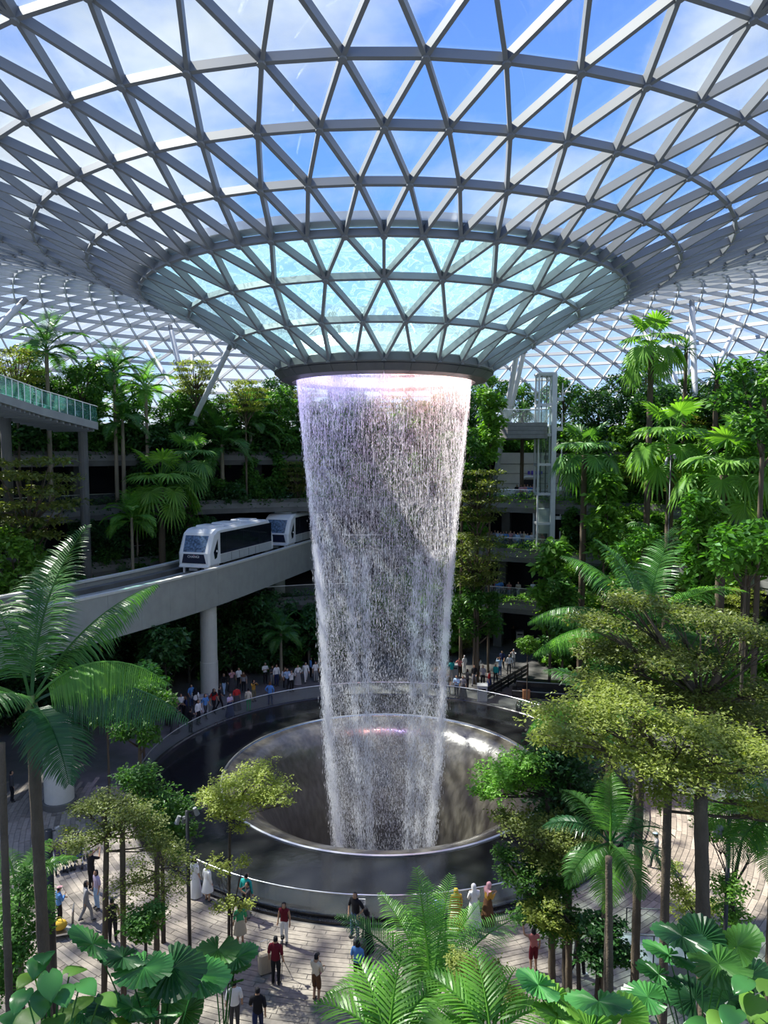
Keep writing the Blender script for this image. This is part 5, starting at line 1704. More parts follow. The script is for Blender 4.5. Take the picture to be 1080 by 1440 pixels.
big_palm('young light palm beneath the huge feather palm', P(25, 1260, 15.5), (P(25, 1260, 15.5).x, 15.5, 0.0),
         [(20, 60, 1.3, 1.0, 'lf_palmb'), (330, 40, 1.4, .9, 'lf_palmb'), (70, 70, 1.2, .9, 'lf_palmb'), (180, 50, 1.3, .9), (280, 35, 1.4, .8), (130, 60, 1.2, .9)], 'lf_palmb', L=1.5, n=38, ll=0.46, lw=0.013, r=(0.07, 0.06), seed=143)

# bare ringed trunks whose crowns stand above the frame's plants
def bare(label, pts, D, r, mat, knots=16):
    """trunk seen from pixel pts[0] (top) to pts[1]; carried down to the ground"""
    a = P(pts[0][0], pts[0][1], D); b = P(pts[1][0], pts[1][1], D)
    zb = 6.45 if D < 12.4 else 0.0
    t = (a.z - zb) / max(0.1, a.z - b.z)
    c = a + (b - a) * t
    root = thing('palm_stem', label, 'trunk', (c.x, c.y, zb))
    ringed_trunk((0, 0, -.03), tuple(a - Vector((c.x, c.y, zb))), r * 1.15, r, M[mat], root, knots=knots)
    return root, a, Vector((c.x, c.y, zb))

def near_tree(label, D, pads, trunks, mat, bark, leaf=0.075, n=9000, flat=0.24, seed=1, aspect=.5, name='layered_tree', depth=1.0, base=None, tilt=.35, tr=0.05, pitch=0.0):
    """crown made of leaf pads that stand round the trunk at several depths"""
    rng = np.random.default_rng(seed); rr = random.Random(seed)
    s = D / FPX
    tp = P(trunks[0][0], trunks[0][1], D)
    zb = (6.45 if D < 12.4 else 0.0) if base is None else base
    bt = P(trunks[0][2], trunks[0][3], D)
    k = (tp.z - zb) / max(.1, tp.z - bt.z)
    bs = tp + (bt - tp) * k; bs.z = zb
    root = thing(name, label, 'tree', tuple(bs))
    C = []; br = MB()
    tot = sum(p[2] ** 2 for p in pads)
    for (px, py, r) in pads:
        for half in (0, 1):
            dy = rr.uniform(-1, 1) * depth
            c = P(px, py, D) + Vector((0, dy, 0))
            rad = r * s
            m = int(n * r * r / tot / 2)
            g1 = blob_pts(tuple(c), (rad, rad * 1.1, rad * flat), int(m * .6), rng, 0.55)
            # twigs that stick out of the pad carry the rest
            nt = 9; ta = rng.uniform(0, 6.28, nt); tl = rad * rng.uniform(.7, 1.35, nt); tz = rng.normal(0.1, .35, nt) * rad * (flat + .15)
            ti = rng.integers(0, nt, m - len(g1)); tt = rng.random(m - len(g1)) ** .7
            g2 = np.asarray(tuple(c)) + np.stack([np.cos(ta[ti]) * tl[ti] * tt, np.sin(ta[ti]) * tl[ti] * tt, tz[ti] * tt], 1) + rng.normal(0, rad * .07, (m - len(g1), 3))
            C.append(g1); C.append(g2)
            a = Vector((tp.x, tp.y, min(tp.z, c.z - 0.15)))
            e = c - Vector((0, 0, rad * flat * .5))
            br.tube([tuple(a - bs), tuple(a.lerp(e, .55) - bs - Vector((0, 0, .05))), tuple(e - bs)], [tr * .36, tr * .24, tr * .08], 5)
            for q in range(5):
                an = rr.uniform(0, 6.28); g = e + Vector((math.cos(an), math.sin(an), .1)) * rad * .8
                br.tube([tuple(a.lerp(e, .6) - bs), tuple(g - bs)], [tr * .13, tr * .05], 4)
    C = np.concatenate(C) - np.array(tuple(bs))
    V, F = leaf_cloud(C, leaf, rng, aspect=aspect, tilt=tilt, pitch=pitch, pj=.35)
    o = link('foliage', np_mesh('foliage', V, F, M[mat]), root); o['kind'] = 'stuff'
    br.build('branches', M[bark], root, True)
    hi = P(min(pads, key=lambda p: p[1])[0], min(p[1] for p in pads), D)
    for (x0, y0, x1, y1) in trunks:
        a = P(x0, y0, D); b = P(x1, y1, D)
        k = (a.z - zb) / max(.1, a.z - b.z)
        c = a + (b - a) * k; c.z = zb
        ringed_trunk(tuple(c - bs - Vector((0, 0, .05))), tuple(a - bs), tr * 1.25, tr, M[bark], root, knots=7, n=8)
    m = MB(); m.tube([tuple(tp - bs), tuple((tp.lerp(hi, .5)) - bs), tuple(hi - bs)], [tr, tr * .6, tr * .15], 6); m.build('leader', M[bark], root, True)
    return root
near_tree('wide yellow-green layered tree over the sunny planting bed', 14.0,
          [(775, 1005, 42), (830, 995, 55), (890, 990, 60), (950, 1010, 60), (1010, 1030, 60), (1060, 1050, 45), (870, 1040, 60), (935, 1060, 60), (990, 1085, 50), (1040, 1100, 45), (905, 1090, 45), (810, 1040, 40), (760, 1030, 25), (1075, 1130, 30)],
          [(940, 1080, 931, 1440)], 'lf_yellow', 'bark', 0.085, 24000, 0.30, 5, tr=0.085)
near_tree('upper olive layered tree hiding the tall palm crown', 17.0,
          [(845, 875, 42), (900, 850, 50), (965, 862, 50), (1030, 880, 50), (1075, 900, 35), (860, 920, 55), (930, 915, 60), (1000, 930, 60), (1060, 960, 45), (895, 965, 55), (960, 975, 55), (830, 955, 32), (1020, 990, 45), (1070, 1010, 35)],
          [(985, 985, 988, 1440)], 'lf_olive', 'bark', 0.10, 24000, 0.30, 6, tr=0.12)
near_tree('dark glossy tree beside the pool behind the olive layered tree', 23.5, [(775, 1060, 38), (805, 1085, 42), (765, 1095, 34), (800, 1130, 45), (775, 1140, 36), (825, 1120, 34), (760, 1040, 22), (800, 1045, 26)],
          [(797, 1150, 797, 1420)], 'lf_dark', 'bark_dark', 0.17, 7000, 0.75, 7, name='broadleaf_tree', tr=0.13, tilt=.6, depth=.7)
near_tree('light green flat-topped tree reaching over the pool rim', 23.0, [(690, 1100, 30), (715, 1075, 32), (740, 1062, 24), (722, 1105, 34), (675, 1105, 18), (750, 1090, 22)],
          [(770, 1120, 778, 1400)], 'lf_bright', 'bark_dark', 0.12, 6000, 0.5, 8, tr=0.08, depth=.6)
near_tree('olive twiggy tree with bare brown twigs by the pool', 21.5, [(735, 1165, 38), (775, 1170, 42), (815, 1180, 40), (710, 1160, 22), (760, 1195, 36), (800, 1215, 36), (845, 1175, 26)],
          [(800, 1230, 800, 1420)], 'lf_olive', 'bark', 0.10, 9000, 0.35, 9, tr=0.09, depth=.7)
near_tree('lower mixed green tree between the plaza trunks', 21.0, [(735, 1235, 34), (765, 1225, 30), (715, 1215, 20), (760, 1265, 34), (790, 1255, 30), (735, 1285, 20), (775, 1290, 32), (810, 1290, 24)],
          [(776, 1300, 776, 1400)], 'lf_mid', 'bark', 0.12, 8000, 0.5, 10, tr=0.1, depth=.7)
near_tree('small yellow-leaved spray beside the plaza trunks', 20.5, [(770, 1285, 22), (750, 1275, 18), (790, 1300, 20), (775, 1265, 16)],
          [(812, 1310, 815, 1420)], 'lf_yellow', 'bark_dark', 0.11, 2600, 0.4, 11, tr=0.06, depth=.4)
near_tree('small dark leafy tree beside the ramp rail', 20.0, [(845, 1300, 30), (830, 1330, 26), (865, 1325, 26)], [(843, 1330, 838, 1420)], 'lf_dark', 'bark_dark', 0.15, 2600, 0.6, 12, name='broadleaf_tree', tr=0.06, depth=.5)
near_tree('slim young yellow-green tree standing at the shaded pool edge', 24.6, [(300, 1112, 24), (325, 1095, 30), (355, 1092, 32), (385, 1108, 26), (335, 1122, 40), (370, 1128, 30), (405, 1118, 12), (312, 1135, 22), (340, 1150, 16)],
          [(323, 1150, 322, 1318)], 'lf_yellow', 'bark_dark', 0.10, 8500, 0.38, 13, tr=0.045, depth=.7, base=0.0)
near_tree('sparse yellow-green sapling below the slim young tree', 24.2, [(318, 1218, 16), (342, 1210, 14), (300, 1212, 12), (322, 1268, 18), (345, 1275, 14), (305, 1278, 12)], [(326, 1290, 326, 1330)], 'lf_yellow', 'bark_dark', 0.10, 1300, 0.4, 14, tr=0.03, depth=.3, base=0.0)
near_tree('olive layered tree on thin stems beside the buggies', 20.0, [(105, 1152, 26), (140, 1136, 32), (180, 1142, 34), (125, 1172, 30), (165, 1165, 34), (205, 1170, 28), (225, 1190, 22), (95, 1170, 16)],
          [(150, 1165, 146, 1420), (172, 1150, 174, 1400)], 'lf_olive', 'bark', 0.085, 9000, 0.4, 15, tr=0.075, depth=.8, base=0.0)
near_tree('sparse thin-leaved tree with a leaning branch on the plaza', 20.5, [(200, 1225, 34), (230, 1210, 30), (245, 1240, 28), (190, 1255, 28), (225, 1262, 30), (255, 1215, 20), (180, 1220, 22)],
          [(221, 1195, 220, 1400)], 'lf_olive', 'bark', 0.075, 4200, 0.6, 16, tr=0.075, depth=.8, base=0.0)
near_tree('dark glossy tree growing at the shaded pool edge', 26.0, [(195, 1105, 26), (225, 1120, 30), (250, 1150, 26), (240, 1180, 26), (205, 1085, 20), (262, 1180, 18), (175, 1095, 20), (225, 1155, 30)],
          [(228, 1190, 230, 1330)], 'lf_mid', 'bark_dark', 0.16, 6000, 0.7, 17, name='broadleaf_tree', tr=0.07, depth=.8, base=0.0, tilt=.6)
near_tree('low glossy bush between thin plaza stems', 19.0, [(195, 1292, 22), (215, 1285, 18), (205, 1305, 20)], [(205, 1300, 205, 1400)], 'lf_mid', 'bark_dark', 0.12, 2200, 0.6, 18, name='broadleaf_tree', tr=0.04, depth=.4, base=0.0)
near_tree('thin yellowish sapling between the two thick trunks', 19.5, [(955, 1250, 24), (985, 1262, 22), (968, 1290, 24), (950, 1225, 16), (990, 1300, 16)], [(978, 1290, 985, 1400)], 'lf_yellow', 'bark_dark', 0.085, 3200, 0.6, 19, tr=0.035, depth=.5, base=0.0)
near_tree('pale leafy tree behind the thick ringed trunks', 18.0, [(1020, 1180, 30), (1050, 1150, 30), (1010, 1230, 26), (1000, 1150, 24), (1065, 1190, 24), (1030, 1285, 26), (1010, 1320, 24)], [(1030, 1250, 1034, 1420)], 'lf_bright', 'bark_dark', 0.10, 6500, 0.6, 20, tr=0.06, depth=.8, base=0.0)
near_tree('dark undergrowth bush below the huge feather palm', 14.6, [(20, 1290, 34), (30, 1250, 24), (15, 1330, 36), (40, 1320, 24), (10, 1370, 30)], [(20, 1330, 20, 1420)], 'lf_mid', 'bark_dark', 0.09, 6000, 0.8, 21, name='broadleaf_tree', tr=0.04, depth=.5, base=0.0)
near_tree('light green ground bush beside the low palms', 10.0, [(650, 1370, 26), (690, 1375, 22), (670, 1395, 28), (720, 1385, 18)], [(670, 1400, 670, 1440)], 'lf_yellow', 'bark_dark', 0.05, 3500, 0.5, 22, name='broadleaf_tree', tr=0.02, depth=.3)
bare('slim ringed trunk beside the frame of young palm fronds', [(2, 1045), (14, 1440)], 11.5, 0.055, 'bark')
bare('thick ringed brown trunk between the ruffled fan leaves', [(985, 1120), (992, 1440)], 13.2, 0.12, 'bark')
bare('slim pale trunk in front of the dark feather palm', [(856, 1205), (858, 1440)], 12.0, 0.055, 'bark')

# ------------------------------------------------------------------ ruffled fan leaves and heart leaves
def leaf_clump(name, label, cat, px, py, D, specs, kind, R, pl, mats, seed=0, base=6.45):
    """specs: leaf centre pixels; each stalk springs from the clump's foot and reaches to its leaf"""
    foot = P(px, py, D); foot.z = max(foot.z, base) if D < 12.4 else 0.0
    foot = Vector((foot.x, foot.y, base))
    root = thing(name, label, cat, tuple(foot))
    rr = random.Random(seed)
    for i, sp in enumerate(specs):
        lx, ly, k = sp[:3]
        tgt = P(lx, ly, D + rr.uniform(-.7, .7)) - foot
        h = math.hypot(tgt.x, tgt.y); az = math.atan2(tgt.y, tgt.x)
        th = math.atan2(tgt.z, max(h, .05)); L = tgt.length
        mat = M[mats[i % len(mats)]]
        if kind == 'fan':
            me = fan_mesh('fan_leaf', mat, L, th + .18, 0.36, R * k, 26, 168, 0.12, .5, (sp[3] if len(sp) > 3 else 0.9), seed=seed + i, blunt=True, pleat=0.03, stem=0.012)
        else:
            me = heart_mesh('heart_leaf', mat, L, th + .2, 0.4, R * k, R * k * .85, seed=seed + i, tilt=(sp[3] if len(sp) > 3 else 1.0) + rr.uniform(-.3, .3))
        o = link('fan_leaf' if kind == 'fan' else 'heart_leaf', me, root)
        o.rotation_euler = (0, 0, az + (sp[4] if len(sp) > 4 else 0))
    return root
leaf_clump('ruffled_fan_palm', 'clump of large pleated round fan leaves over the shaded plaza', 'palm', 225, 1500, 10.5,
           [(200, 1365, 1.0, 1.2), (245, 1365, 1.1, 1.5), (285, 1372, 1.05, 1.3), (230, 1395, 1.0, .8), (120, 1330, .95, .5), (165, 1350, .85, .9), (180, 1420, .9, .8), (262, 1420, .9, .6), (215, 1435, .9, .7), (150, 1420, .8, .8), (110, 1425, .8, .9)],
           'fan', 0.48, 1, ['lf_broad', 'lf_palmd', 'lf_broad', 'lf_palm'], 31)
leaf_clump('ruffled_fan_palm', 'small clump of pleated fan leaves on a dark stem beside the suitcase man', 'palm', 316, 1500, 11.5,
           [(305, 1338, .95, 1.3), (340, 1345, .9, 1.0), (322, 1388, .65, .6), (300, 1360, .8, .9), (332, 1368, .7, .8)], 'fan', 0.44, 1, ['lf_palm', 'lf_broad'], 51)
leaf_clump('heart_leaf_plant', 'heart-leaved plant with broad glossy leaves beside the ringed trunks', 'plant', 70, 1500, 9.5,
           [(55, 1350, 1), (70, 1375, 1), (105, 1360, 1), (40, 1375, .9), (85, 1395, 1.1), (60, 1400, 1), (45, 1425, 1.2), (95, 1425, 1), (120, 1385, .9), (30, 1400, .9), (75, 1435, 1), (115, 1410, .9), (135, 1432, .9), (20, 1432, 1), (150, 1405, .8), (165, 1440, .9), (62, 1345, .9)],
           'heart', 0.36, 1, ['lf_broad', 'lf_broad', 'lf_mid', 'lf_bright'], 71)
leaf_clump('ruffled_fan_palm', 'clump of dark pleated fan leaves around the thick brown trunk', 'palm', 985, 1500, 10.8,
           [(955, 1320, 1.0, 1.0), (935, 1345, .9, .8), (985, 1315, .9, .7), (1015, 1360, 1.1, 1.4), (940, 1392, 1.0, 1.5), (905, 1400, .95, 1.2), (975, 1400, 1.0, 1.1), (1045, 1330, 1.0, .6), (1060, 1370, .9, .9), (920, 1372, .8, .8), (1030, 1405, .9, .7)],
           'fan', 0.48, 1, ['lf_palmd', 'lf_broad', 'lf_palmd', 'lf_palm'], 91)
leaf_clump('ruffled_fan_palm', 'clump of bright wet-looking pleated fan leaves beside the low palms', 'palm', 830, 1520, 8.6,
           [(800, 1425, 1.0, .8), (845, 1415, 1.05, 1.0), (880, 1425, .9, .8), (770, 1400, .9, .7), (745, 1385, .75, .9), (825, 1440, .9, .9), (775, 1435, .8, .8)],
           'fan', 0.42, 1, ['lf_bright', 'lf_broad', 'lf_palmb'], 111)
leaf_clump('heart_leaf_plant', 'heart-leaved plant under the sunlit drooping palm', 'plant', 1060, 1500, 9.0,
           [(1060, 1405, 1.1), (1030, 1425, 1), (1075, 1430, 1.1), (1045, 1380, .9), (1010, 1432, .9), (985, 1438, .9), (1078, 1385, .9)], 'heart', 0.36, 1, ['lf_bright', 'lf_broad'], 131)

# ------------------------------------------------------------------ lamp posts
def lamp(label, px, py_base, py_top, D, r=0.07):
    b = P(px, py_base, D); t = P(px, py_top, D)
    z0 = 0.0 if D > 12.4 else 6.45
    root = thing('lamp_post', label, 'lamp post', (b.x, b.y, z0))
    H = t.z - z0
    m = MB(); m.tube([(0, 0, 0), (0, 0, H)], r, 12); m.build('pole', M['dark_metal'], root, True)
    m = MB(); m.lathe([(r * 2.2, 0), (r * 2.2, .05), (r * 1.2, .08)], 14); m.build('base_plate', M['dark_metal'], root)
    for k, (a, dz) in enumerate(((0.4, -.05), (3.5, -.25), (2.2, -.45))):
        arm = MB(); arm.tube([(0, 0, H + dz), (0.28 * math.cos(a), 0.28 * math.sin(a), H + dz + .02)], .02, 6); ao = arm.build('arm', M['dark_metal'], root)
        hd = MB(); hd.tube([(0.26 * math.cos(a), 0.26 * math.sin(a), H + dz + .1), (0.36 * math.cos(a), 0.36 * math.sin(a), H + dz - .16)], [.07, .09], 10)
        hd.build('spotlight_head', M['steel'], ao)
    return root
lamp('slim black lamp post beside the slim young pool tree', 267, 1333, 1140, 25.0)
lamp('thick black lamp post beside the huge palm trunk', 72, 1310, 1168, 21.0, 0.13)
lamp('black lamp post among the trees over the sunny ramp', 1020, 1310, 1150, 17.5, 0.05)
lamp('thin black lamp post before the slim climbing vines', 938, 830, 640, 46.0, 0.05)
# ------------------------------------------------------------------ people
def poses():
    def mk(**k):
        d = dict(eL=(-.23, -.02, 1.12), hL=(-.25, .06, .87), eR=(.23, -.02, 1.12), hR=(.25, .06, .87),
                 kL=(-.095, .03, .50), aL=(-.10, -.01, .09), kR=(.095, .03, .50), aR=(.10, -.01, .09), drop=0.0, look=0.02)
        d.update(k); return d
    return {
        'stand': mk(),
        'walk': mk(eL=(-.23, .06, 1.13), hL=(-.22, .24, .93), eR=(.23, -.10, 1.13), hR=(.24, -.10, .88), kL=(-.09, -.05, .50), aL=(-.09, -.26, .13), kR=(.09, .16, .52), aR=(.09, .20, .09)),
        'phone': mk(eL=(-.22, .06, 1.12), hL=(-.07, .30, 1.22), eR=(.22, .06, 1.12), hR=(.07, .30, 1.22), look=.05),
        'shoot': mk(eL=(-.24, .20, 1.30), hL=(-.08, .38, 1.50), eR=(.24, .20, 1.30), hR=(.08, .38, 1.50)),
        'hip': mk(eL=(-.33, -.06, 1.16), hL=(-.20, .04, .97), eR=(.27, .02, 1.12), hR=(.22, .12, .88), kR=(.11, .06, .50), aR=(.13, .04, .09)),
        'raise': mk(eL=(-.34, .06, 1.44), hL=(-.38, .12, 1.70)),
        'hold': mk(eL=(-.22, .06, 1.12), hL=(.02, .26, 1.12), eR=(.22, .06, 1.12), hR=(-.02, .26, 1.22)),
        'sit': mk(kL=(-.10, .42, .93), aL=(-.10, .44, .52), kR=(.10, .42, .93), aR=(.10, .44, .52), hL=(-.14, .28, .98), hR=(.14, .28, .98), drop=.45),
    }
POSES = poses()
BODY = {}
def build_body(key):
    q = POSES[key]
    V = []; E = []; T = []; Rr = []
    def v(p, r): V.append(p); Rr.append(r if hasattr(r, '__len__') else (r, r)); return len(V) - 1
    def e(a, b, t): E.append((a, b)); T.append(t)
    pel = v((0, 0, .96), (.145, .10)); sp = v((0, 0, 1.14), (.125, .09)); ch = v((0, 0, 1.33), (.155, .105))
    nk = v((0, .0, 1.46), (.058, .058)); hb = v((0, q['look'], 1.545), (.075, .085)); hm = v((0, q['look'] + .005, 1.62), (.080, .098)); ht = v((0, q['look'], 1.685), (.058, .068))
    e(pel, sp, 'hips'); e(sp, ch, 'torso'); e(ch, nk, 'neck'); e(nk, hb, 'head'); e(hb, hm, 'head'); e(hm, ht, 'head')
    ns = v((0, q['look'] + .115, 1.575), (.014, .016)); e(hb, ns, 'head')
    for s, E_, H_, K_, A_ in ((-1, q['eL'], q['hL'], q['kL'], q['aL']), (1, q['eR'], q['hR'], q['kR'], q['aR'])):
        sh = v((s * .175, 0, 1.395), (.062, .062)); el = v(E_, (.042, .042)); h = Vector(H_); ev = Vector(E_)
        d = (h - ev).normalized()
        wr = v(tuple(h - d * .05), (.029, .029)); pm = v(tuple(h + d * .015), (.032, .022))
        e(ch, sh, 'torso'); e(sh, el, 'upperarm'); e(el, wr, 'forearm'); e(wr, pm, 'hand')
        # fingers of unequal length and a thumb from the palm's side
        sx = d.cross(Vector((0, 1, 0.3))); sx = sx.normalized() if sx.length > .01 else Vector((1, 0, 0))
        fw = sx.cross(d).normalized()
        for k, ln in enumerate((.060, .075, .070, .050)):
            o = sx * (k - 1.5) * .017
            f1 = v(tuple(h + d * .055 + o), .0085); f2 = v(tuple(h + d * (.05 + ln) + o * 1.1 + fw * .018), .006)
            e(pm, f1, 'hand'); e(f1, f2, 'hand')
        t1 = v(tuple(h + d * .03 - sx * .045 + fw * .01), .009); e(wr, t1, 'hand')
        hp = v((s * .088, 0, .90), (.088, .095)); kn = v(K_, (.060, .062)); a = Vector(A_)
        an = v(A_, (.040, .042)); toe = v(tuple(a + Vector((s * .015, .15, -.045))), (.038, .028)); heel = v(tuple(a + Vector((0, -.04, -.05))), (.034, .03))
        e(pel, hp, 'hips'); e(hp, kn, 'thigh'); e(kn, an, 'shin'); e(an, toe, 'foot'); e(an, heel, 'foot')
    me = bpy.data.meshes.new('body'); me.from_pydata(V, E, [])
    ob = bpy.data.objects.new('body_tmp', me); COL.objects.link(ob)
    md = ob.modifiers.new('skin', 'SKIN'); md.use_smooth_shade = True; md.branch_smoothing = 0.3
    for i, sv in enumerate(me.skin_vertices[0].data): sv.radius = Rr[i]; sv.use_root = (i == 0)
    sb = ob.modifiers.new('sub', 'SUBSURF'); sb.levels = 1; sb.render_levels = 1
    bpy.context.view_layer.update()
    dg = bpy.context.evaluated_depsgraph_get()
    full = bpy.data.meshes.new_from_object(ob.evaluated_get(dg))
    bpy.data.objects.remove(ob); bpy.data.meshes.remove(me)
    n = len(full.vertices); co = np.empty(n * 3, np.float32); full.vertices.foreach_get('co', co); co = co.reshape(-1, 3)
    no = np.array([tuple(x.vector) for x in full.vertex_normals], np.float32)
    faces = [tuple(p.vertices) for p in full.polygons]
    fc = np.array([co[list(f)].mean(0) for f in faces])
    A = np.array([V[a] for a, b in E]); B = np.array([V[b] for a, b in E]); RA = np.array([Rr[a][0] for a, b in E]); RB = np.array([Rr[b][0] for a, b in E])
    AB = B - A
    t = np.clip(((fc[:, None] - A[None]) * AB[None]).sum(2) / ((AB ** 2).sum(1)[None] + 1e-9), 0, 1)
    dist = np.linalg.norm(fc[:, None] - (A[None] + t[..., None] * AB[None]), axis=2) - (RA[None] * (1 - t) + RB[None] * t)
    tags = [T[i] for i in dist.argmin(1)]
    full.materials.clear(); full.materials.append(M['skin'])
    full.polygons.foreach_set('use_smooth', [True] * len(full.polygons)); full.update()
    return dict(full=full, co=co, no=no, faces=faces, fc=fc, tags=tags, parts={}, drop=q['drop'], look=q['look'])
def sub_mesh(b, key, pred, off):
    if key in b['parts']: return b['parts'][key]
    sel = [f for f, c, t in zip(b['faces'], b['fc'], b['tags']) if pred(c, t)]
    used = sorted({i for f in sel for i in f}); mp = {o: i for i, o in enumerate(used)}
    me = bpy.data.meshes.new(key)
    me.from_pydata([tuple(b['co'][i] + b['no'][i] * off) for i in used], [], [tuple(mp[i] for i in f) for f in sel])
    me.materials.append(M['cloth'])
    me.polygons.foreach_set('use_smooth', [True] * len(me.polygons)); me.update()
    b['parts'][key] = me
    return me
def skirt_mesh(key, prof):
    if key in BODY: return BODY[key]
    m = MB(); n = 20
    vs = []; fs = []
    for j, (z, rx, ry) in enumerate(prof):
        for k in range(n):
            a = 2 * math.pi * k / n; w = 1 + .06 * math.sin(a * 6) * j / len(prof)
            vs.append((rx * w * math.cos(a), ry * w * math.sin(a), z))
    for j in range(len(prof) - 1):
        for k in range(n): fs.append((j * n + k, j * n + (k + 1) % n, (j + 1) * n + (k + 1) % n, (j + 1) * n + k))
    m.add(vs, fs); BODY[key] = m.mesh(key, M['cloth'], True)
    return BODY[key]
M['skin'] = simple('skin', (0.42, 0.25, 0.16), 0.6, 0, 0.3, var=0.06)
M['eye'] = simple('dark_eye', (0.02, 0.015, 0.012), 0.3)
RGB = dict(white=(.75, .75, .74), black=(.015, .015, .018), maroon=(.13, .012, .022), red=(.45, .03, .03), navy=(.02, .03, .09), jeans=(.05, .09, .18), blue=(.10, .25, .55), sky=(.35, .50, .68), teal=(.02, .32, .30),
           green=(.05, .30, .13), cream=(.62, .55, .42), beige=(.45, .38, .28), grey=(.25, .25, .26), charcoal=(.06, .06, .065), pink=(.65, .35, .38), mustard=(.50, .28, .05), yellow=(.65, .42, .05), olive=(.16, .15, .09), brown=(.12, .06, .03), purple=(.10, .05, .18), rose=(.45, .16, .15), lilac=(.5, .42, .55))
def person(label, pos, face, pose='stand', top='white', sleeve='short', bottom='trousers', bcol='black', hair='short', hcol='black', h=1.68, group=None, shoes='charcoal', eyes=True):
    if pose not in BODY: BODY[pose] = build_body(pose)
    b = BODY[pose]
    s = h / 1.72
    z = pos[2] - b['drop'] * s
    root = link('person', b['full'], None, (pos[0], pos[1], z)); root.rotation_euler = (0, 0, face); root.scale = (s, s, s)
    tag(root, label, 'person', group)
    def add(nm, me, col):
        o = link(nm, me, root); o.color = (*RGB.get(col, (0.3, .3, .3)), 1); return o
    arms = ('upperarm', 'forearm') if sleeve == 'long' else ('upperarm',)
    if sleeve == 'none': arms = ()
    low = .985
    add('shirt', sub_mesh(b, 'shirt_' + sleeve, lambda c, t: t == 'torso' or (t == 'neck' and c[2] < 1.44) or t in arms or (t == 'hips' and c[2] > .93), .016), top)
    if bottom == 'trousers':
        add('trousers', sub_mesh(b, 'trousers', lambda c, t: t in ('thigh', 'shin') or (t == 'hips' and c[2] < 1.03), .012), bcol)
    elif bottom == 'shorts':
        add('shorts', sub_mesh(b, 'shorts', lambda c, t: (t == 'thigh') or (t == 'hips' and c[2] < 1.03), .02), bcol)
    elif bottom == 'skirt':
        add('skirt', skirt_mesh('skirt_knee', [(1.05, .14, .11), (.95, .18, .15), (.75, .23, .20), (.50, .28, .25)]), bcol)
    elif bottom == 'long_skirt':
        add('skirt', skirt_mesh('skirt_long', [(1.08, .14, .11), (.95, .19, .15), (.6, .25, .21), (.3, .30, .26), (.04, .34, .30)]), bcol)
    add('shoes', sub_mesh(b, 'shoes', lambda c, t: t == 'foot', .01), shoes)
    ly = b['look']
    if hair == 'short': add('hair', sub_mesh(b, 'hair_short', lambda c, t: t == 'head' and (c[2] > 1.665 or (c[1] < ly + .01 and c[2] > 1.56)), .014), hcol)
    elif hair == 'long':
        add('hair', sub_mesh(b, 'hair_long', lambda c, t: (t in ('head',) and (c[2] > 1.665 or (c[1] < ly + .02))) or (t == 'neck' and c[1] < .0 and c[2] > 1.36), .028), hcol)
    elif hair == 'hijab':
        add('headscarf', sub_mesh(b, 'scarf', lambda c, t: (t == 'head' and (c[2] > 1.66 or c[1] < ly + .045 or c[2] < 1.50)) or t == 'neck' or (t == 'torso' and c[2] > 1.28 and abs(c[0]) < .2), .032), hcol)
    elif hair == 'cap':
        add('cap', sub_mesh(b, 'cap', lambda c, t: t == 'head' and c[2] > 1.645, .02), hcol)
        if 'brim' not in BODY:
            m = MB(); m.prism([(.085 * math.cos(a), .06 + .11 * math.sin(a)) for a in [math.pi * k / 8 for k in range(9)]], 1.648, 1.660); BODY['brim'] = m.mesh('brim', M['cloth'])
        add('cap_brim', BODY['brim'], hcol)
        add('hair', sub_mesh(b, 'hair_under', lambda c, t: t == 'head' and (c[1] < ly - .02 and 1.55 < c[2] < 1.66), .01), 'black')
    if eyes:
        ek = ('eyes', ly)
        if ek not in BODY:
            m = MB()
            for sx in (-.03, .03): m.ball((sx, ly + .091, 1.608), .0095, 6)
            BODY[ek] = m.mesh('eyes', M['eye'])
        link('eyes', BODY[ek], root)
    return root
AWAY, TOWARD = 0.0, math.pi
def face_to(p, q): return math.atan2(q[1] - p[1], q[0] - p[0]) - math.pi / 2
POOL = (CX, CY)
def clear(p, R=13.95):
    """keep feet outside the pool balustrade"""
    v = Vector((p.x - CX, p.y - CY, 0))
    if v.length < R: v = v.normalized() * R
    return Vector((CX + v.x, CY + v.y, p.z))
def near(label, px, py, *a, **k):
    p = clear(G(px, py, 0.0))
    f = k.pop('face', None)
    return person(label, tuple(p), face_to(p, POOL) if f is None else f, *a, **k), p
_, pm = near('person in maroon T-shirt and black trousers holding a suitcase', 388, 1385, 'stand', 'maroon', 'short', 'trousers', 'black', h=1.76, face=-0.2)
near('person in sleeveless maroon top and white trousers', 400, 1327, 'stand', 'maroon', 'none', 'trousers', 'white', 'long', h=1.62, face=2.9)
near('person in black polo shirt and blue jeans leaning by the balustrade', 500, 1318, 'hip', 'black', 'short', 'trousers', 'jeans', h=1.80, face=2.5)
near('person in black headscarf and long black dress looking at a phone', 516, 1336, 'phone', 'black', 'long', 'long_skirt', 'black', 'hijab', 'black', h=1.62, face=1.4)
near('person in cream jacket, black cap and shorts carrying a child', 445, 1408, 'hold', 'cream', 'long', 'shorts', 'brown', 'cap', 'black', h=1.66, face=-0.6)
near('child in light blue shirt at the pool balustrade', 610, 1287, 'phone', 'sky', 'short', 'trousers', 'black', h=1.45)
near('person in mustard headscarf and dress at the balustrade', 634, 1290, 'stand', 'mustard', 'long', 'long_skirt', 'mustard', 'hijab', 'yellow', h=1.60)
near('person in white headscarf and flowing white dress at the balustrade', 656, 1284, 'phone', 'white', 'long', 'long_skirt', 'white', 'hijab', 'white', h=1.66)
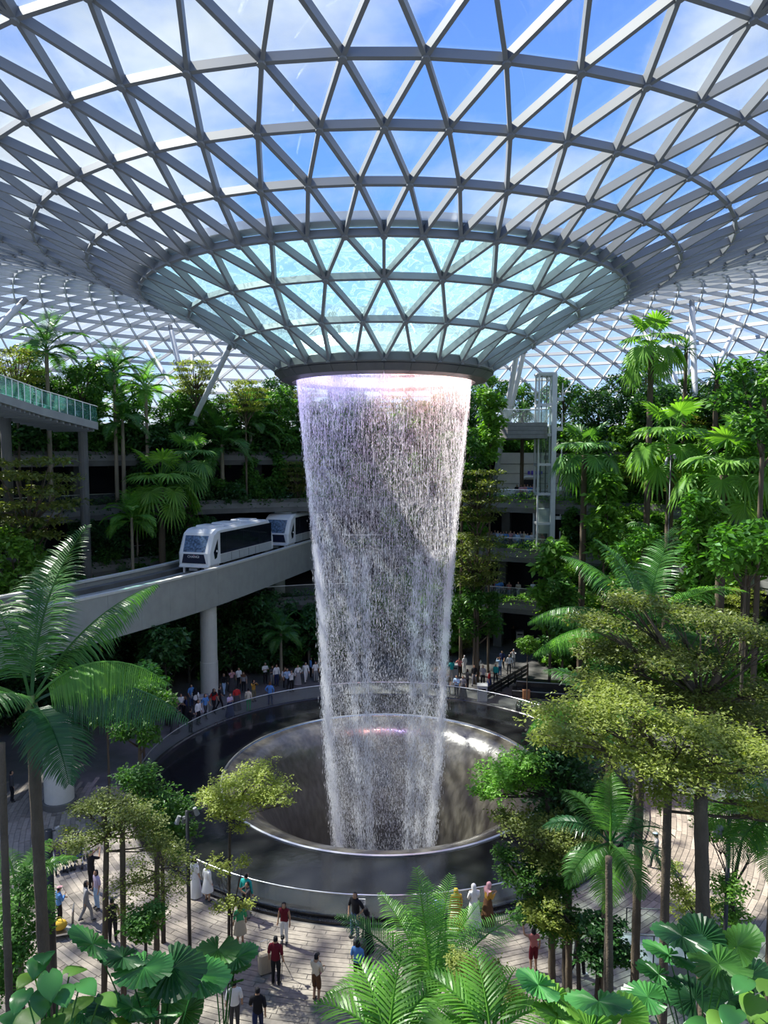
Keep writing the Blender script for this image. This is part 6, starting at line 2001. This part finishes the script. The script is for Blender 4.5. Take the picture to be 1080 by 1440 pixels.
near('person in pink headscarf, mustard top and dark long skirt', 682, 1293, 'phone', 'mustard', 'long', 'long_skirt', 'brown', 'hijab', 'pink', h=1.66, face=-1.2)
near('person in teal shirt leaning on the balustrade', 361, 1272, 'stand', 'teal', 'long', 'trousers', 'black', h=1.74)
near('person in dark shirt and grey trousers beside the teal shirt', 349, 1291, 'shoot', 'charcoal', 'short', 'trousers', 'grey', h=1.50, face=2.2)
near('person in green top and beige knee-length skirt', 338, 1328, 'stand', 'green', 'short', 'skirt', 'beige', 'long', h=1.60, face=0.4)
near('person in white shirt and dark cap carrying a black bag', 330, 1450, 'stand', 'white', 'short', 'trousers', 'charcoal', 'cap', 'black', h=1.70, face=0.2)
near('person in black T-shirt walking under the ruffled fan leaves', 363, 1462, 'walk', 'black', 'short', 'trousers', 'navy', h=1.72, face=0.1)
near('person in white blouse sitting behind the clump palm', 520, 1400, 'sit', 'white', 'short', 'trousers', 'charcoal', 'long', h=1.64, face=0.9)
near('person in bright blue shirt behind the clump palm', 503, 1385, 'stand', 'blue', 'short', 'trousers', 'black', 'long', h=1.60, face=-0.4)
near('person in long white dress with dark hair by the shaded balustrade', 279, 1257, 'stand', 'white', 'short', 'long_skirt', 'white', 'long', h=1.64)
near('person in white blouse and black trousers by the shaded balustrade', 288, 1250, 'phone', 'white', 'long', 'trousers', 'black', 'long', h=1.62, face=1.0)
near('person in patterned white dress beside the slim young tree', 300, 1262, 'stand', 'white', 'long', 'skirt', 'white', 'short', h=1.60, face=-0.7)
near('person in black T-shirt with grey hair taking a photo', 129, 1252, 'shoot', 'black', 'short', 'trousers', 'black', 'short', 'grey', h=1.80, face=-0.5)
near('person in pale pink top with a shoulder bag', 137, 1278, 'stand', 'lilac', 'short', 'trousers', 'sky', 'long', h=1.64, face=2.4)
near('person in grey outfit with a dark backpack', 122, 1296, 'walk', 'grey', 'long', 'trousers', 'grey', 'long', h=1.66, face=-1.0)
near('person in black vest beside the thin plaza stems', 159, 1325, 'stand', 'black', 'none', 'trousers', 'black', h=1.72, face=0.3)
near('person in pink cap and blue jacket at the luggage cart', 84, 1300, 'hold', 'blue', 'long', 'trousers', 'black', 'cap', 'pink', h=1.55, face=-0.8)
near('person in rose top and red skirt raising one arm', 750, 1366, 'raise', 'rose', 'none', 'shorts', 'maroon', 'long', h=1.62, face=0.2)
near('person in black trousers and white shoes behind the plaza trunks', 812, 1372, 'walk', 'charcoal', 'long', 'trousers', 'black', h=1.72, face=-1.2, shoes='white')
near('person in light blue cap walking on the sunny plaza', 922, 1222, 'walk', 'grey', 'short', 'trousers', 'charcoal', 'cap', 'sky', h=1.68, face=1.3)
near('person in dark clothes with a buggy beside the huge palm', 17, 1128, 'stand', 'charcoal', 'long', 'trousers', 'black', 'short', h=1.70, face=-0.9)
near('person in white top beyond the thick ringed trunks', 1010, 1175, 'sit', 'white', 'short', 'trousers', 'grey', 'short', h=1.65, face=-1.9)
# the child that is carried
p = G(445, 1408, 0.0)
person('small child in pink held against the cream jacket', (p.x + .10, p.y + .22, 0.62), -0.6 + math.pi, 'sit', 'pink', 'long', 'trousers', 'pink', 'short', h=0.85)

def crowd():
    R = random.Random(12)
    L1 = [(301, 1003, 'red', 'black'), (309, 999, 'black', 'black'), (330, 1011, 'lilac', 'navy'), (333, 999, 'red', 'charcoal'), (355, 1003, 'cream', 'green'), (357, 987, 'mustard', 'olive'), (380, 992, 'blue', 'navy'),
          (315, 977, 'black', 'sky'), (326, 972, 'pink', 'charcoal'), (336, 969, 'white', 'black'), (343, 974, 'grey', 'black'), (373, 962, 'white', 'black'), (383, 964, 'charcoal', 'grey'), (389, 965, 'white', 'navy'), (401, 967, 'white', 'black'),
          (404, 971, 'sky', 'charcoal'), (410, 973, 'white', 'black'), (419, 963, 'white', 'grey'), (430, 960, 'white', 'white'), (437, 953, 'blue', 'black'), (444, 959, 'white', 'grey'), (451, 955, 'charcoal', 'black'), (255, 1008, 'white', 'black'),
          (262, 1013, 'navy', 'black'), (269, 994, 'blue', 'jeans'), (275, 1002, 'white', 'charcoal'), (279, 1019, 'white', 'black'), (268, 1031, 'black', 'black'), (250, 1018, 'charcoal', 'grey'), (289, 1010, 'blue', 'charcoal'), (241, 1022, 'grey', 'black'), (246, 1031, 'black', 'charcoal'), (236, 1012, 'white', 'black')]
    L2 = [(621, 974, 'beige', 'black'), (630, 977, 'olive', 'charcoal'), (635, 957, 'teal', 'grey'), (642, 981, 'sky', 'black'), (651, 981, 'grey', 'charcoal'), (653, 948, 'white', 'white'), (657, 970, 'charcoal', 'black'), (667, 964, 'black', 'grey'), (672, 951, 'white', 'black'),
          (679, 966, 'grey', 'black'), (688, 973, 'red', 'navy'), (697, 961, 'teal', 'black'), (703, 951, 'sky', 'jeans'), (706, 942, 'navy', 'black'), (716, 948, 'white', 'charcoal'), (722, 939, 'white', 'grey'), (612, 968, 'grey', 'black'), (696, 899, 'charcoal', 'black'), (722, 902, 'black', 'black'), (646, 952, 'rose', 'black')]
    names = {'red': 'red', 'sky': 'light blue', 'lilac': 'pale pink'}
    for lst, where, grp in ((L1, 'on the wet paving below the guideway', 'visitors below the guideway'), (L2, 'on the wet paving at the way in', 'visitors at the way in')):
        for px, py, t, bcol in lst:
            p = clear(G(px, py, 0.0))
            po = R.choice(['stand', 'stand', 'phone', 'walk', 'shoot', 'hip'])
            sk = R.random() < .18
            person('person in %s top and %s %s %s' % (names.get(t, t), names.get(bcol, bcol), 'skirt' if sk else 'trousers', where), tuple(p), R.choice([face_to(p, POOL)] * 2 + [R.uniform(0, 6.28)]), po, t, R.choice(['short', 'long']),
                   'long_skirt' if sk else 'trousers', bcol, R.choice(['short', 'short', 'long', 'hijab']), R.choice(['black', 'black', 'brown', 'white' if t == 'white' else 'black']), R.uniform(1.58, 1.78), grp, eyes=False)
    # seated on the bank
    p = P(386, 925, 60)
    def deck(px, k, dr=2.0):
        z, Rk = LV[k]
        best = None
        for i in range(400):
            D = 52 + i * .07
            x = (px - 540) / FPX * D
            if abs(math.hypot(x - CX, D - CY) - (Rk + dr)) < .06: best = (x, D, z)
        return best
    rows = [(2, [686, 690, 727, 733, 738, 742, 746, 750, 753, 757, 770, 796, 866, 872, 878, 884], 'third'), (1, [688, 692, 697, 701, 705, 709, 713, 719, 724, 729, 733, 738, 743, 749, 756, 764], 'second'), (0, [685, 690, 698, 702, 706, 709, 718, 731, 752], 'first')]
    for k, xs, w in rows:
        for i, px in enumerate(xs):
            q = deck(px, k, 1.75 + (i % 3) * .35)
            if not q: continue
            t = R.choice(['white', 'white', 'black', 'cream', 'pink', 'sky', 'beige', 'rose', 'grey', 'blue']); bc = R.choice(['black', 'grey', 'jeans', 'charcoal'])
            person('person in %s top and %s trousers at the %s deck railing' % (names.get(t, t), bc, w), q, face_to(q, POOL), R.choice(['stand', 'shoot', 'phone']), t, R.choice(['short', 'long']), 'trousers', bc, R.choice(['short', 'long', 'short']), R.choice(['black', 'brown']), R.uniform(1.6, 1.78), 'visitors at the %s deck railing' % w, eyes=False)
    q = deck(938, 0, 1.7)
    person('person in bright red jacket alone among the terrace palms', (q[0], q[1], q[2]), 2.6, 'stand', 'red', 'long', 'trousers', 'charcoal', 'short', 'white', 1.72, eyes=False)
crowd()

# ------------------------------------------------------------------ belongings and furniture
def suitcase(label, px, py, col, rz=0.0, h=0.7):
    p = G(px, py, 0)
    root = thing('suitcase', label, 'suitcase', tuple(p), rz)
    m = MB(); m.cbox((0, 0, .06 + h / 2), (.46, .28, h), .05); o = m.build('shell', M['gloss_paint'], root); o.color = (*RGB[col], 1)
    for k in range(4):
        m = MB(); m.box((-.15 + k * .1, -.145, .06 + h / 2), (.025, .015, h * .8)); r = m.build('rib', M['gloss_paint'], root); r.color = (*RGB[col], 1)
    for sx in (-.18, .18):
        for sy in (-.1, .1):
            m = MB(); m.tube([(sx - .02, sy, .035), (sx + .02, sy, .035)], .035, 10); m.build('wheel', M['dark_metal'], root)
    m = MB(); m.tube([(-.13, .1, .06 + h), (-.13, .1, h + .42), (.13, .1, h + .42), (.13, .1, .06 + h)], .012, 6); m.build('handle', M['chrome'], root)
suitcase('brown and cream wheeled suitcase held by the person in maroon', 373, 1368, 'beige', 0.5)
suitcase('dark upright suitcase beside the black long dress', 506, 1345, 'charcoal', -0.4, .6)
p = G(398, 1372, 0)
tr = thing('tripod', 'thin black camera tripod beside the suitcase', 'tripod', tuple(p))
for k in range(3):
    a = 2.1 * k + .4
    m = MB(); m.tube([(.02 * math.cos(a), .02 * math.sin(a), .55), (.26 * math.cos(a), .26 * math.sin(a), 0.0)], .011, 6); m.build('leg', M['dark_metal'], tr)
m = MB(); m.tube([(0, 0, .5), (0, 0, 1.35)], .014, 8); m.build('column', M['dark_metal'], tr)
m = MB(); m.cbox((0, 0, 1.42), (.13, .09, .13), .015); cm = m.build('camera_head', M['dark_metal'], tr)
m = MB(); m.tube([(0, -.04, 1.42), (0, -.12, 1.42)], .035, 10); m.build('lens', M['dark_metal'], cm)

def buggy(label, px, py, col, rz):
    p = G(px, py, 0)
    root = thing('buggy', label, 'buggy', tuple(p), rz, 'folded-back buggies parked in a row')
    for s in (-1, 1):
        m = MB(); m.tube([(s * .24, -.42, .12), (s * .24, .05, .55), (s * .24, .42, 1.02)], .016, 6); m.build('frame_rail', M['chrome'], root)
        m = MB(); m.tube([(s * .24, .38, .12), (s * .24, -.05, .6)], .016, 6); m.build('rear_strut', M['chrome'], root)
        for y in (-.42, .38):
            m = MB(); m.tube([(s * .22 - .02, y, .12), (s * .22 + .05, y, .12)], .12, 12); m.build('wheel', M['dark_metal'], root)
    m = MB(); m.tube([(-.24, .42, 1.02), (.24, .42, 1.02)], .02, 6); m.build('push_bar', M['dark_metal'], root)
    m = MB(); m.cbox((0, -.08, .48), (.42, .5, .12), .03); o = m.build('seat', M['cloth'], root); o.color = (*RGB[col], 1)
    m = MB(); m.lathe([(.02, 1.08), (.18, 1.04), (.28, .92), (.30, .78)], 10, (0, .1), -95, 95); o = m.build('canopy', M['cloth'], root, True); o.color = (*RGB[col], 1)
    m = MB(); m.cbox((0, .16, .75), (.42, .06, .5), .02); o = m.build('backrest', M['cloth'], root); o.color = (*RGB[col], 1)
buggy('purple buggy at the end of the row beside the lamp post', 85, 1222, 'purple', .5)
buggy('dark purple buggy between two others in the row', 97, 1218, 'purple', .4)
buggy('navy buggy in the row next to the photo taker', 109, 1216, 'navy', .3)
p = G(84, 1316, 0)
ct = thing('luggage_cart', 'steel luggage cart with a yellow bag beside the lamp post', 'luggage cart', tuple(p), .3)
m = MB(); m.box((0, 0, .2), (.95, .55, .06)); m.build('platform', M['chrome'], ct)
for s in (-1, 1):
    m = MB(); m.tube([(.45, s * .26, .2), (.5, s * .26, 1.02)], .02, 6); m.build('upright', M['dark_metal'], ct)
    for x in (-.38, .4):
        m = MB(); m.tube([(x, s * .24 - .02, .08), (x, s * .24 + .02, .08)], .08, 10); m.build('wheel', M['dark_metal'], ct)
m = MB(); m.tube([(.5, -.28, 1.02), (.5, .28, 1.02)], .022, 6); m.build('push_bar', M['chrome'], ct)
bg = thing('bag', 'yellow fabric bag lying on the luggage cart', 'bag', (p.x, p.y, .23), .3)
m = MB(); m.ball((0, 0, .2), .24, 12, (1.2, .9, .85)); o = m.build('sack', M['cloth'], bg, True); o.color = (*RGB['yellow'], 1)
m = MB(); m.tube([(-.1, 0, .38), (-.06, 0, .5), (.06, 0, .5), (.1, 0, .38)], .015, 6); o = m.build('strap', M['cloth'], bg); o.color = (*RGB['mustard'], 1)

def bin_(label, px, py, mat, w=.5, h=1.0):
    p = clear(G(px, py, 0), 14.6)
    root = thing('litter_bin', label, 'litter bin', tuple(p), -math.atan2(p.x, p.y))
    m = MB(); m.cbox((0, 0, h / 2), (w, w, h), .04); m.build('body', mat, root)
    m = MB(); m.box((0, -w / 2 - .005, h * .8), (w * .7, .02, .14)); m.build('slot', M['dark_metal'], root)
    m = MB(); m.cbox((0, 0, h + .03), (w * 1.06, w * 1.06, .06), .02); m.build('lid', M['steel'], root)
bin_('pale grey litter box beside the black barrier', 673, 988, M['train_grey'], .75, 1.1)
bin_('grey litter bin at the mouth of the way in', 731, 905, M['train_grey'], .7, 1.2)
bin_('steel litter bin beside the guideway column', 287, 1000, M['steel_white'], .6, 1.1)
bin_('dark litter bin in the shade behind the crowd at the way in', 640, 952, M['steel'], .5, 1.0)

# black barrier, granite ledges and flower bed by the way in
def barrier():
    a, b = clear(G(684, 985, 0), 14.2), G(742, 950, 0)
    d = (b - a); L = d.length; rz = math.atan2(d.y, d.x)
    root = thing('barrier', 'low black slatted barrier running beside the way in', 'barrier', tuple(a), rz)
    n = 6
    for i in range(n):
        x = L * (i + .5) / n
        for z in (.25, .55, .85):
            m = MB(); m.cbox((x, 0, z), (L / n - .06, .08, .22), .02); m.build('board', M['dark_metal'], root)
    for i in range(n + 1):
        m = MB(); m.cbox((L * i / n, 0, .5), (.1, .12, 1.0), .02); m.build('post', M['dark_metal'], root)
    c = G(770, 985, 0)
    root = thing('granite_ledge', 'stepped black granite ledge with pale top edges beside the barrier', 'ledge', tuple(c), math.radians(-12))
    for i, (w, dd, z0, h) in enumerate([(5.6, 1.2, 0, .45), (5.0, 1.0, .45, .55)]):
        m = MB(); m.cbox((0.2, .9 + i * .5, z0 + h / 2), (w, dd, h), .03); m.build('block', M['black_stone'], root)
        m = MB(); m.box((0.2, .9 + i * .5 - dd / 2 + .05, z0 + h + .015), (w, .1, .03)); m.build('edge_strip', M['concrete'], root)
    fb = thing('flower_bed', 'black trough of white and pink flowers below the granite ledge', 'flower bed', tuple(G(768, 1003, 0)), math.radians(-10))
    m = MB(); m.cbox((0, 0, .2), (4.2, .9, .4), .03); m.build('trough', M['black_stone'], fb)
    rng = np.random.default_rng(9)
    for nm, col, n in (('white_flowers', (.75, .72, .68), 130), ('pink_flowers', (.6, .25, .25), 70), ('leaves', None, 500)):
        C = np.stack([rng.uniform(-2, 2, n), rng.uniform(-.4, .4, n), rng.uniform(.4, .75, n)], 1)
        V, F = leaf_cloud(C, .16 if col else .22, rng)
        o = link(nm, np_mesh(nm, V, F, simple(nm, col, .7) if col else M['lf_dark']), fb); o['kind'] = 'stuff'
    bx = thing('crate', 'small orange-brown wooden box on the granite ledge', 'box', tuple(G(740, 982, 0.0)))
    m = MB(); m.cbox((0, 0, .3), (.5, .4, .6), .02); m.build('body', simple('orange_wood', (.38, .17, .07), .7, var=.1), bx)
    m = MB(); m.box((0, 0, .61), (.54, .44, .03)); m.build('lid', simple('orange_wood_lid', (.42, .2, .09), .7, var=.1), bx)
    # ramp with posts on the sunny plaza
    q = G(915, 1345, 0)
    rp = thing('ramp', 'dark metal ramp with slim posts on the sunny plaza', 'ramp', tuple(q), math.radians(-28))
    m = MB(); m.add([(-1.2, -.9, 0), (1.6, -.9, 0), (1.6, .9, 0), (-1.2, .9, 0), (1.6, -.9, .7), (1.6, .9, .7)], [(3, 2, 1, 0), (0, 1, 4), (1, 2, 5, 4), (2, 3, 5), (3, 0, 4, 5)]); m.build('deck', M['steel'], rp)
    for x in (-1.0, .2, 1.4):
        for y in (-.85, .85):
            m = MB(); m.tube([(x, y, max(0, (x + 1.2) / 4)), (x, y, 1.0 + (x + 1.2) / 4)], .025, 6); m.build('post', M['dark_metal'], rp)
    for y in (-.85, .85):
        m = MB(); m.tube([(-1.0, y, 1.05), (1.4, y, 1.65)], .022, 6); m.build('handrail', M['dark_metal'], rp)
barrier()
